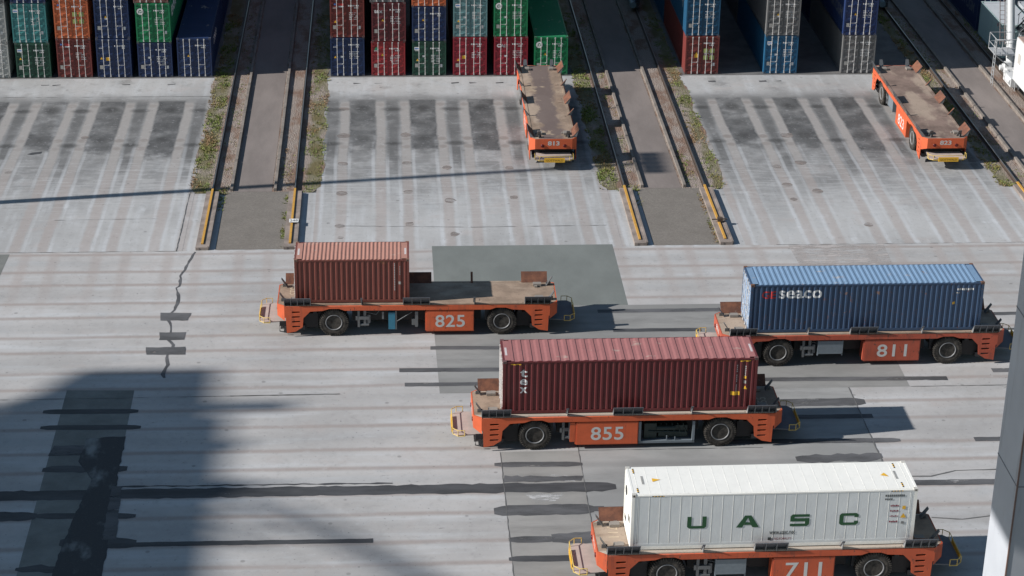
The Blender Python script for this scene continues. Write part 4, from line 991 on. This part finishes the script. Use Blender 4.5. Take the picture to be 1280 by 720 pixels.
carrier('813', (10.78, 132.12, 0), -math.pi/2-R(0.15), OR, 0.3, 'empty orange carrier 813 parked by the green container, deck worn dark along the middle', 'A', deck=M_deck2)
carrier('823', (36.24, 131.70, 0), -math.pi/2+R(0.3), OR, 0.5, 'empty orange carrier 823 parked by the right hand rails, deck evenly rusty', 'A', deck=M_deck4)

DZ = 1.865
def on(p, y, u): return p + Vector((math.cos(y)*u, math.sin(y)*u, DZ))
# 825: short container
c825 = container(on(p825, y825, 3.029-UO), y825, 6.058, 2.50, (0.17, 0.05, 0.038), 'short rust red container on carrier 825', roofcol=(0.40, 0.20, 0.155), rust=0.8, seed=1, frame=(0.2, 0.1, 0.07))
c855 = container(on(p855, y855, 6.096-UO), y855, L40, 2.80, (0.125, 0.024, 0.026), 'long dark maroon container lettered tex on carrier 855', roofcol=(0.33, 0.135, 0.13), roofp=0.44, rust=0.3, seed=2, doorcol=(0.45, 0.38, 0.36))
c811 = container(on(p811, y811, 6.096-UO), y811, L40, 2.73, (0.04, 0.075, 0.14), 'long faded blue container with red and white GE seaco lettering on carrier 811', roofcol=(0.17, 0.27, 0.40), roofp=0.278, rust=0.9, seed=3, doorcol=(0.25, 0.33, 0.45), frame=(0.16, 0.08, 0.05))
def decal(t, L, items, mats):
    """items on the -v wall: (kind, args...)"""
    mb = MB(); br = cbreaks(-L/2+0.1, L/2-0.1, 0.278)
    for it in items:
        if it[0] == 'T':
            _, s, u, z, hh, ww, bold, mi = it
            put_text(mb, s, (u, -W2+0.012-0.004, z), (1, 0, 0), (0, 0, 1), hh, ww, bold, mi=mi, drape=lambda q: corr(q), breaks=br)
        elif it[0] == 'V':     # vertical stack of letters
            _, s, u, z, hh, ww, bold, mi, step = it
            for i, chh in enumerate(s):
                put_text(mb, chh, (u, -W2+0.012-0.004, z-i*step), (1, 0, 0), (0, 0, 1), hh[i] if isinstance(hh, tuple) else hh, ww, bold, mi=mi, drape=lambda q: corr(q), breaks=br)
        else:
            _, u, z, ww, hh, mi = it
            if it[0] == 'R': vs = [(0, 0), (ww, 0), (ww, hh), (0, hh)]; fs = [(0, 1, 2, 3)]
            else: vs = [(0, 0), (ww, 0), (ww/2, hh)]; fs = [(0, 1, 2)]
            put_shape(mb, vs, fs, ww, (u, -W2+0.012-0.005-(0.0015 if it[0] == 'R' and mi == 5 else 0), z), (1, 0, 0), (0, 0, 1), True, mi, lambda q: corr(q), br)
    return mb.obj('side_lettering', mats, t)
DM = [M_num, M_yel, M_red, M_white, M_grey, M_blk]
h4 = L40/2
decal(c855, L40, [('V', 'tex', -h4+1.0, 1.95, (0.40, 0.31, 0.31), 0.36, 0.02, 3, 0.42)] +
      [('R', h4-0.98, 2.35-i*0.105, 0.05, 0.07, 0) for i in range(14) if i not in (4, 9)] + [('R', h4-0.58, 2.30-i*0.1, 0.05, 0.06, 0) for i in range(6)] +
      [('R', h4-1.02, 0.80, 0.42, 0.20, 1), ('Y', h4-0.55, 1.12, 0.2, 0.18, 1), ('R', h4-0.58, 1.68, 0.12, 0.14, 1), ('R', h4-0.57, 1.42, 0.12, 0.16, 4), ('R', -h4+0.62, 2.60, 0.5, 0.05, 1), ('R', h4-0.6, 2.60, 0.5, 0.05, 1)], DM)
decal(c811, L40, [('T', 'GE', -h4+0.96, 1.93, 0.42, 0.74, 0.02, 2), ('T', 'seaco', -h4+2.60, 1.93, 0.46, 2.25, 0.02, 3)] +
      [('R', h4-1.35+i*0.11, 2.28, 0.08, 0.11, 0) for i in range(8)] + [('R', h4-1.4+i*0.11, 2.10, 0.07, 0.07, 4) for i in range(2)] + [('R', h4-1.52, 1.48, 0.13, 0.14, 1)], DM)
decal(c825, 6.058, [('R', 3.029-0.78, 2.2-i*0.1, 0.045, 0.065, 0) for i in range(16)] + [('R', 3.029-0.50, 2.05-i*0.09, 0.045, 0.05, 4) for i in range(6)] + [('R', 3.029-0.50, 1.05, 0.12, 0.16, 4)], DM)
# roof numbers
for t_, L_, H_ in ((c825, 6.058, 2.50), (c855, L40, 2.80)):
    mb = MB()
    for s in (-1, 1):
        for i in range(7): mb.box(s*(L_/2-0.20)-0.05, s*(L_/2-0.20)+0.05, -0.5+i*0.12, -0.42+i*0.12, H_-0.0138, H_-0.011)
    mb.obj('roof_marking', M_white, t_)
# rust and pale patches on roofs
for t_, L_, H_, spots in ((c855, L40, 2.80, [(-2.2, 0.1, 0.3, 0.22, 0), (2.35, 0.25, 0.35, 0.35, 0), (0.35, -0.2, 0.22, 0.2, 1), (4.2, 0.0, 0.15, 0.12, 1)]),
                          (c811, L40, 2.73, [(4.3, -0.1, 0.5, 0.5, 1), (4.5, -0.5, 0.28, 0.2, 1)])):
    pass

# 711: refrigerated container
def reefer(loc, rz):
    t = empty('refrigerated_container', loc, rz, label='white refrigerated container lettered UASC in green on carrier 711', cat='refrigerated container')
    L, H = L40, 2.70; h = L/2
    mw = paint((0.80, 0.785, 0.735), 0.15, 0.45, 0.10, 'w'); ms = paint((0.64, 0.66, 0.66), 0.12, 0.45, 0.10, 's')
    link('frame', part_mesh('frame', L, H), [mw, paint((0.5, 0.48, 0.44), 0.9), M_floor], t)
    def seams(mb, y, n, axis):
        for i in range(n+1):
            u = -h+0.30+(L-0.6)*i/n
            if axis == 'side': mb.box(u-0.010, u+0.010, y-0.001, y+0.004, 0.20, H-0.11, 1)
            else: mb.box(u-0.008, u+0.008, -W2+0.08, W2-0.08, H-0.022, H-0.015)
    mb = MB(); mb.box(-h+0.13, h-0.13, -W2+0.014, -W2+0.06, 0.172, H-0.102); seams(mb, -W2+0.010, 26, 'side')
    for u in (-h+0.17, -h+0.24, h-0.17, h-0.24): mb.box(u-0.01, u+0.01, -W2+0.004, -W2+0.012, 0.2, H-0.11)
    mb.box(-h+0.18, h-0.18, -W2+0.006, -W2+0.013, 0.20, 0.30)
    me = mb.mesh('side_wall'); link('side_wall', me, [ms, mw], t); o = link('side_wall', me, [ms, mw], t); o.rotation_euler.z = math.pi
    mb = MB(); mb.box(-h+0.10, h-0.10, -W2+0.07, W2-0.07, H-0.05, H-0.020); seams(mb, 0, 24, 'roof'); mb.obj('roof', mw, t)
    # machinery end at -u
    mb = MB(); mb.box(-h+0.03, -h+0.08, -W2+0.09, W2-0.09, 0.15, H-0.13); mb.box(-h+0.005, -h+0.03, -0.95, 0.95, 1.55, 2.4); mb.box(-h+0.01, -h+0.03, -0.95, -0.1, 0.3, 1.45); mb.box(-h+0.01, -h+0.03, 0.1, 0.95, 0.3, 1.45)
    e = mb.obj('cooling_unit', mw, t)
    mb = MB(); mb.lathe([(0.22, 0), (0.22, 0.02), (0, 0.02)], Matrix.Translation((-h+0.004, 0.5, 1.95)) @ Matrix.Rotation(-math.pi/2, 4, 'Y'), 24)
    mb.box(-h-0.002, -h+0.01, -0.7, -0.35, 1.0, 1.3); mb.box(-h-0.002, -h+0.01, 0.4, 0.8, 0.45, 0.65)
    mb.obj('grille', M_blk, e)
    mb = MB()
    for s in (-1, 1): mb.box(h-0.06, h-0.02, *sorted((s*0.01, s*1.12)), 0.16, H-0.14)
    for v in (-0.85, -0.4, 0.4, 0.85): mb.tube([(h+0.02, v, 0.1), (h+0.02, v, H-0.06)], 0.02)
    mb.obj('door', mw, t)
    # letters, built from strokes
    mb = MB(); y = -W2+0.0015
    def st(u, z, pts_list):
        for pts in pts_list:
            mb.add([(u+a, y, z+b) for a, b in pts], [tuple(range(len(pts)))], 0)
    w_, h_, sv, sh = 0.82, 0.58, 0.18, 0.125; c = 0.09
    def rect_(a0, a1, b0, b1): return [(a0, b0), (a1, b0), (a1, b1), (a0, b1)]
    Ul = [rect_(0, sv, sh, h_), rect_(w_-sv, w_, sh, h_), [(c, 0), (w_-c, 0), (w_, c), (w_, sh), (0, sh), (0, c)]]
    Al = [[(-0.05, 0), (0.20, 0), (0.50, h_), (0.30, h_)], [(w_-0.20+0.05, 0), (w_+0.10, 0), (0.66-0.02, h_), (0.44, h_)], [(0.26, 0.12), (0.66, 0.12), (0.60, 0.26), (0.33, 0.26)]]
    Al = [[(-0.06, 0), (0.20, 0), (0.26, 0.12), (0.33, 0.26), (0.44, 0.47), (0.44, h_), (0.30, h_)], [(0.92, 0), (0.64, 0), (0.58, 0.12), (0.52, 0.26), (0.44, 0.47), (0.44, h_), (0.57, h_)][::-1], [(0.262, 0.121), (0.578, 0.121), (0.518, 0.25), (0.332, 0.25)]]
    Sl = [[(0, 0), (w_-c, 0), (w_, c), (w_, sh), (0, sh)], rect_(w_-sv, w_, sh, 0.232), rect_(0.0, w_, 0.232, 0.388), rect_(0, sv, 0.388, h_-sh), [(0, h_-sh), (w_, h_-sh), (w_, h_), (c, h_), (0, h_-c)]]
    Cl = [[(c, 0), (w_-c, 0), (w_, c), (w_, sh), (0, sh), (0, c)], rect_(0, sv, sh, h_-sh), [(0, h_-sh), (w_, h_-sh), (w_, h_-c), (w_-c, h_), (c, h_), (0, h_-c)], rect_(w_-sv, w_, sh, 0.2), rect_(w_-sv, w_, h_-0.2, h_-sh)]
    for u, l in ((-3.70, Ul), (-1.54, Al), (0.71, Sl), (2.82, Cl)): st(u, 1.00, l)
    for z in ():
        pass
    put_text(mb, 'www.uasc.net', (0.40, y-0.001, 0.62), (1, 0, 0), (0, 0, 1), 0.19, 1.10, 0.01, mi=2)
    put_text(mb, 'NO FORKLIFT', (0.45, y-0.001, 0.36), (1, 0, 0), (0, 0, 1), 0.10, 0.75, 0.0, mi=3)
    mb.box(-0.20, -0.06, y-0.002, y, 0.34, 0.48, 2)
    for i in range(10): mb.box(h-1.38+i*0.085-(0.0), h-1.32+i*0.085, y-0.001, y+0.001, 2.34, 2.44, 2)
    for i in range(4): mb.box(h-1.38+i*0.085, h-1.32+i*0.085, y-0.001, y+0.001, 2.18, 2.26, 2)
    for k, z in enumerate((1.86, 1.60, 1.34, 1.08)):
        for i in range(5): mb.box(h-1.12+i*0.075, h-1.06+i*0.075, y-0.001, y+0.001, z+0.012*((i*3+k) % 3), z+0.06+0.02*((i+k) % 2), 3)
    mb.box(h-0.60, h-0.46, y-0.001, y+0.001, 1.72, 1.88, 1); mb.add([(h-0.66, y-0.001, 1.30), (h-0.40, y-0.001, 1.30), (h-0.53, y-0.001, 1.52)], [(0, 1, 2)], 1)
    mb.box(h-0.60, h-0.47, y-0.001, y+0.001, 1.0, 1.12, 4)
    for u in (-h+0.85, h-1.15):
        for i in range(8): mb.box(u+i*0.065, u+i*0.065+0.065, -W2+0.001, -W2+0.002, H-0.105, H-0.068, 1 if i % 2 else 5)
    # roof marks
    zr = H-0.006
    for s, u in ((1, -h+1.0), (1, h-1.35)):
        a = 0.36 if u < 0 else 0.36
        mb.add([(u, 0.18, zr), (u+a, 0.05, zr), (u, -0.12, zr)] if u < 0 else [(u, 0.02, zr), (u+0.34, -0.10, zr), (u+0.2, 0.22, zr)], [(0, 1, 2)], 1)
        uu = u-0.42 if u < 0 else u+0.66
        for i in range(7): mb.box(uu-0.05, uu+0.05, -0.3+i*0.1, -0.24+i*0.1, zr-0.002, zr, 4)
        for v in (-1.02, 0.62):
            for i in range(5): mb.box(uu+(-0.3 if u < 0 else 0.1)-0.03, uu+(-0.3 if u < 0 else 0.1)+0.03, v+i*0.08, v+0.08+i*0.08, zr-0.002, zr, 1 if i % 2 else 5)
    mb.obj('lettering', [M_green_l, M_yel, flat('dark_grey_lettering', (0.06, 0.07, 0.07)), flat('maroon_lettering', (0.22, 0.03, 0.05)), flat('mid_grey_lettering', (0.22, 0.22, 0.22)), M_blk], t)
    return t
reefer(on(p711, y711, 6.096-UO), y711)

# ------------------------------------------------------------------ stacking cranes
M_cw = flat('crane_white', (0.62, 0.63, 0.63), 0.4, 0, 0.08, 1.5)
M_cg = flat('crane_grey', (0.38, 0.39, 0.40), 0.5, 0.1, 0.15)
M_dk = flat('machine_dark', (0.05, 0.055, 0.06), 0.5, 0.2, 0.3)
def ladder(mb, x, y, z0, z1, wdt=0.45, ax='y', lean=0.0):
    d = (0, wdt/2) if ax == 'y' else (wdt/2, 0)
    for s in (-1, 1): mb.tube([(x+s*d[0], y+s*d[1], z0), (x+s*d[0], y+s*d[1]+lean*(z1-z0), z1)], 0.03, 6)
    z = z0+0.2
    while z < z1: mb.tube([(x-d[0], y-d[1]+lean*(z-z0), z), (x+d[0], y+d[1]+lean*(z-z0), z)], 0.018, 6); z += 0.3
t = empty('stacking_crane', (45.3, 141.7, 0), label='white stacking crane leg with ladder, cabinet and stairs at the top right', cat='gantry crane')
mb = MB(); mb.tube([(0.25, 0, 0.9), (0.25, 6.4, 17)], 0.31, 24); mb.tube([(0.25, -0.02, 0.85), (0.25, 0.08, 1.1)], 0.42, 24); mb.tube([(0.25, 0.6, 2.4), (0.25, 0.65, 2.52)], 0.36, 24); mb.obj('leg', M_cw, t)
mb = MB(); mb.tube([(3.4, -2.2, 0.9), (2.2, -1.0, 9.0), (0.5, 0, 16.5)], 0.22, 16); mb.obj('brace', M_cw, t)
mb = MB(); mb.box(-0.25, 0.75, -1.0, 0.45, 0.45, 0.95); mb.box(-0.3, 0.2, -0.5, -0.1, 0.9, 1.3); mb.box(-0.45, 0.0, -1.9, -1.4, 0.5, 0.95); mb.tube([(-0.5, 0.1, 0.75), (0.0, 0.1, 0.75)], 0.2, 12); mb.box(0.1, 0.5, -14, -1.0, 0.55, 1.0); mb.obj('sill_beam', M_cw, t)
for yy in (0.1, -1.7, -3.4, -5.2, -7.0):
    mb = MB(); mb.lathe([(0.30, -0.1), (0.34, -0.1), (0.34, -0.06), (0.30, -0.06), (0.30, 0.06), (0.34, 0.1), (0.1, 0.12), (0, 0.12)], Matrix.Translation((0.0, yy, 0.54)) @ Matrix.Rotation(math.pi/2, 4, 'Y'), 20)
    mb.obj('wheel', M_dk, t)
mb = MB(); mb.box(-0.55, 1.9, -7.2, -3.3, 1.05, 4.15); cb = mb.obj('cabinet', M_cw, t)
mb = MB(); mb.box(-0.5, 1.85, -7.15, -3.35, 4.152, 4.2); mb.obj('cabinet_top', flat('rusty_cabinet_top', (0.34, 0.24, 0.20)), cb)
mb = MB(); mb.box(-0.57, -0.551, -4.6, -4.1, 2.5, 3.2); mb.obj('notice', flat('notice_grey', (0.45, 0.42, 0.38)), cb)
mb = MB(); mb.box(-0.6, 0.0, -3.2, -1.3, 0.35, 1.0); mb.tube([(-0.5, -2.2, 0.7), (-0.5, -3.1, 0.7)], 0.25, 12); mb.obj('drive_unit', M_cw, t)
# platform with ladder, left of the leg
mb = MB(); mb.box(-1.55, 0.0, -1.9, -0.1, 2.30, 2.36)
for x, y in ((-1.55, -1.9), (-1.55, -0.1), (-0.1, -1.9)): mb.tube([(x, y, 2.3), (x, y, 3.5)], 0.03, 6)
for z in (2.85, 3.5): mb.tube([(-0.1, -1.9, z), (-1.55, -1.9, z), (-1.55, -0.1, z), (0, -0.1, z)], 0.028, 6)
mb.tube([(-1.5, -1.85, 2.3), (-0.2, -0.9, 1.2)], 0.04, 6)
for q in (-1.1, -0.7): mb.tube([(q, -1.9, 2.3), (q, -1.9, 3.5)], 0.022, 6)
mb.obj('platform', M_cg, t)
mb = MB(); ladder(mb, -1.50, -1.6, 0.0, 3.4); mb.obj('ladder', M_cg, t)
mb = MB(); ladder(mb, -0.30, -3.1, 0.1, 4.3); mb.obj('ladder', M_cg, t)
mb = MB(); ladder(mb, -0.40, 0.4, 2.4, 16, 0.36, 'x', 0.395)
mb.obj('ladder', flat('ladder_rusty', (0.16, 0.12, 0.11)), t)
mb = MB()   # stair flight climbing to the right
for i in range(22):
    x0 = 0.9+i*0.20; z = 3.4+i*0.235; mb.box(x0, x0+0.26, 0.4, 1.4, z, z+0.03)
for y in (0.4, 1.4): mb.tube([(0.8, y, 3.3), (5.4, y, 8.6)], 0.06, 6); mb.tube([(0.8, y, 4.3), (5.4, y, 9.6)], 0.028, 6)
for i in range(6):
    for y in (0.4, 1.4): mb.tube([(0.9+i*0.9, y, 3.4+i*1.04), (0.9+i*0.9, y, 4.4+i*1.04)], 0.022, 6)
mb.box(0.75, 1.6, -0.2, 1.4, 3.3, 3.36); mb.obj('stairs', M_dk, t)
mb = MB(); mb.box(0.9, 2.2, -0.6, 1.0, 1.0, 1.9); mb.box(1.6, 2.6, 0.2, 1.2, 2.2, 2.9); mb.tube([(0.9, 0.4, 1.9), (1.2, 0.6, 3.2)], 0.05); mb.obj('machinery', M_dk, t)
for q in (5.6, -7.5): mb = MB(); mb.box(0.0, 24.5, q, q+1.6, 17, 18.8); mb.obj('girder', M_cw, t)
mb = MB(); mb.tube([(24.5, 0, 0.5), (24.2, 0, 17)], 0.32, 16); mb.obj('leg', M_cw, t)

# the crane over the right block, standing in the shade far back: only its two bogies reach into view
t = empty('stacking_crane', (30.08, 159, 0), label='dark shaded stacking crane astride the right block, wheels showing at the top edge', cat='gantry crane')
for s in (-1, 1):
    x = s*10.05
    mb = MB(); mb.box(x-0.45, x+0.45, 0.2, 9.0, 0.95, 1.9); mb.obj('sill_beam', M_cg, t)
    mb = MB(); mb.box(x-0.3, x+0.3, -0.2, 1.9, 0.45, 0.95); mb.box(x-0.16, x+0.16, -0.7, -0.2, 0.3, 0.7); bo = mb.obj('bogie', M_dk, t)
    mb = MB(); mb.tube([(x-0.32, -0.9, 0.62), (x-0.32, 0.1, 0.72)], 0.26, 14); mb.obj('motor', flat('motor_blue_grey', (0.22, 0.30, 0.34), 0.4, 0.2), bo)
    mb = MB(); mb.lathe([(0.11, 0), (0.13, 0.05), (0.1, 0.09), (0, 0.1)], Matrix.Translation((x+0.42, -0.35, 1.15)) @ Matrix.Rotation(math.pi/2, 4, 'X'), 14); mb.obj('lamp', flat('lamp_glass', (0.85, 0.85, 0.88), 0.15), bo)
    for yy in (0.1, 1.4):
      mb = MB(); mb.lathe([(0.40, -0.08), (0.40, 0.08), (0.1, 0.12), (0, 0.12)], Matrix.Translation((x, yy, 0.62)) @ Matrix.Rotation(math.pi/2, 4, 'Y'), 20)
      mb.obj('wheel', M_dk, bo)
    for q in (1.2, 7.5): mb = MB(); mb.box(x-0.4, x+0.4, q, q+1, 1.9, 19); mb.obj('leg', M_cg, t)
for q in (1.0, 7.3): mb = MB(); mb.box(-10.5, 10.5, q, q+1.4, 19, 21); mb.obj('girder', M_cg, t)

# light mast out of view on the left; its shadow crosses the bays
t = empty('light_mast', (-39.46, 117.03, 0), label='tall light mast beyond the left edge whose shadow lies across the bays', cat='light mast')
mb = MB(); mb.tube([(0, 0, 0), (0, 0, 15), (0, 0, 31.4)], 0.36, 14, r1=0.22); mb.obj('mast', M_cg, t)
mb = MB(); mb.tube([(0, -1.5, 31.6), (0, 1.5, 31.6)], 0.12, 10)
mb.obj('cross_arm', M_cg, t)
for y in (-1.5, -0.75, 0, 0.75, 1.5): mb = MB(); mb.box(-0.7, 0.7, y-0.32, y+0.32, 31.7, 32.0); mb.obj('floodlight', M_dk, t)

# ship-to-shore crane standing up-sun beyond the left edge: unseen head pieces shaped to throw the big soft shadow
ZC = 62.0; OX, OY = -1.78*ZC, -0.252*ZC
t = empty('quay_crane', (OX-12, OY+83, 0), label='quay crane beyond the left edge whose shadow falls over the left lanes', cat='quay crane')
def cb_(mb, x0, x1, y0, y1, z0=ZC-0.3, z1=ZC+0.3):   # given where its shadow falls
    mb.box(x0+12, x1+12, y0-83, y1-83, z0, z1)
mb = MB(); cb_(mb, -46, -9.3, 66, 91.4); cb_(mb, -46, -20.5, 91.4, 92.4); mb.obj('house_shadow_slab', M_cg, t)
mb = MB(); cb_(mb, -15.6, -9.2, 91.3, 96.2); mb.prism([(-19+12, 91.5-83), (-15.7+12, 91.5-83), (-15.7+12, 96.0-83), (-17.4+12, 93.6-83), (-19.5+12, 92.2-83)], ZC-0.3, ZC+0.3); mb.obj('head_shadow_slab', M_cg, t)
mb = MB(); cb_(mb, -9.3, -5.2, 91.5, 92.4); cb_(mb, -9.3, -7.2, 83.3, 84.7); cb_(mb, -9.3, -7.4, 87.6, 88.4)
cb_(mb, -9.3, -8.3, 60, 91)
for k in range(2):
    o_ = k*2.4
    mb.tube([(-6.6+12+o_*0.8, 82.6-83-o_*0.1, ZC), (4.0+12+o_*0.4, 73.2-83-o_*0.25, ZC)], 0.16, 6)
for k in range(5): mb.tube([(-8.5+12, 84.5-83-k*1.2, ZC), (-4.9+12-k*0.1, 84.0-83-k*1.3, ZC)], 0.2, 6)
mb.obj('shadow_bars', M_cg, t)
for lx, ly in ((-14, 72), (-14, 88), (-34, 72), (-34, 88)):
    mb = MB(); mb.box(lx+12-0.9, lx+12+0.9, ly-83-0.9, ly-83+0.9, 0, ZC-0.35); mb.obj('leg', M_cg, t)

# own crane: the grey box column in front on the right and an added, unseen beam that shades it
t = empty('quay_crane', (0, 36, 0), label='grey box column of the near crane cutting the lower right corner', cat='quay crane')
def column_mat():
    M = Mat('column_grey', 0.5, 0, 0.4); a = M.noise(3.5, (1, 1, 0.10), 5, 0.6); b = M.noise(12, detail=4, rough=0.7); g = M.noise(0.7, detail=3)
    c = M.mix(g.ss(0.3, 0.7), (0.40, 0.42, 0.455), (0.45, 0.47, 0.505)); c = M.mix(a.ss(0.55, 0.72)*0.35, c, (0.17, 0.17, 0.175)); c = M.mix(b.ss(0.70, 0.74)*0.8, c, (0.13, 0.08, 0.06))
    return M.out(c, b, 0.003, 0.3)
M_col = column_mat()
CX, CY = 13.47, 2.0
mb = MB(); mb.box(CX, CX+1.5, CY, CY+1.5, 0, 62)
mb.obj('column', M_col, t)
mb = MB(); mb.box(CX-0.012, CX+0.02, CY-0.014, CY+0.02, 0, 62); mb.obj('corner_weld', flat('weld_rust', (0.20, 0.13, 0.11)), t)
mb = MB()
for z in (22.6, 26.2, 29.8): mb.box(CX-0.008, CX+1.508, CY-0.008, CY+1.508, z, z+0.025)
mb.obj('plate_seam', flat('seam_grey', (0.20, 0.20, 0.215)), t)
mb = MB(); mb.box(-14.8, -13.6, -10, 5.5, 40.6, 62); mb.obj('shade_beam', M_col, t)
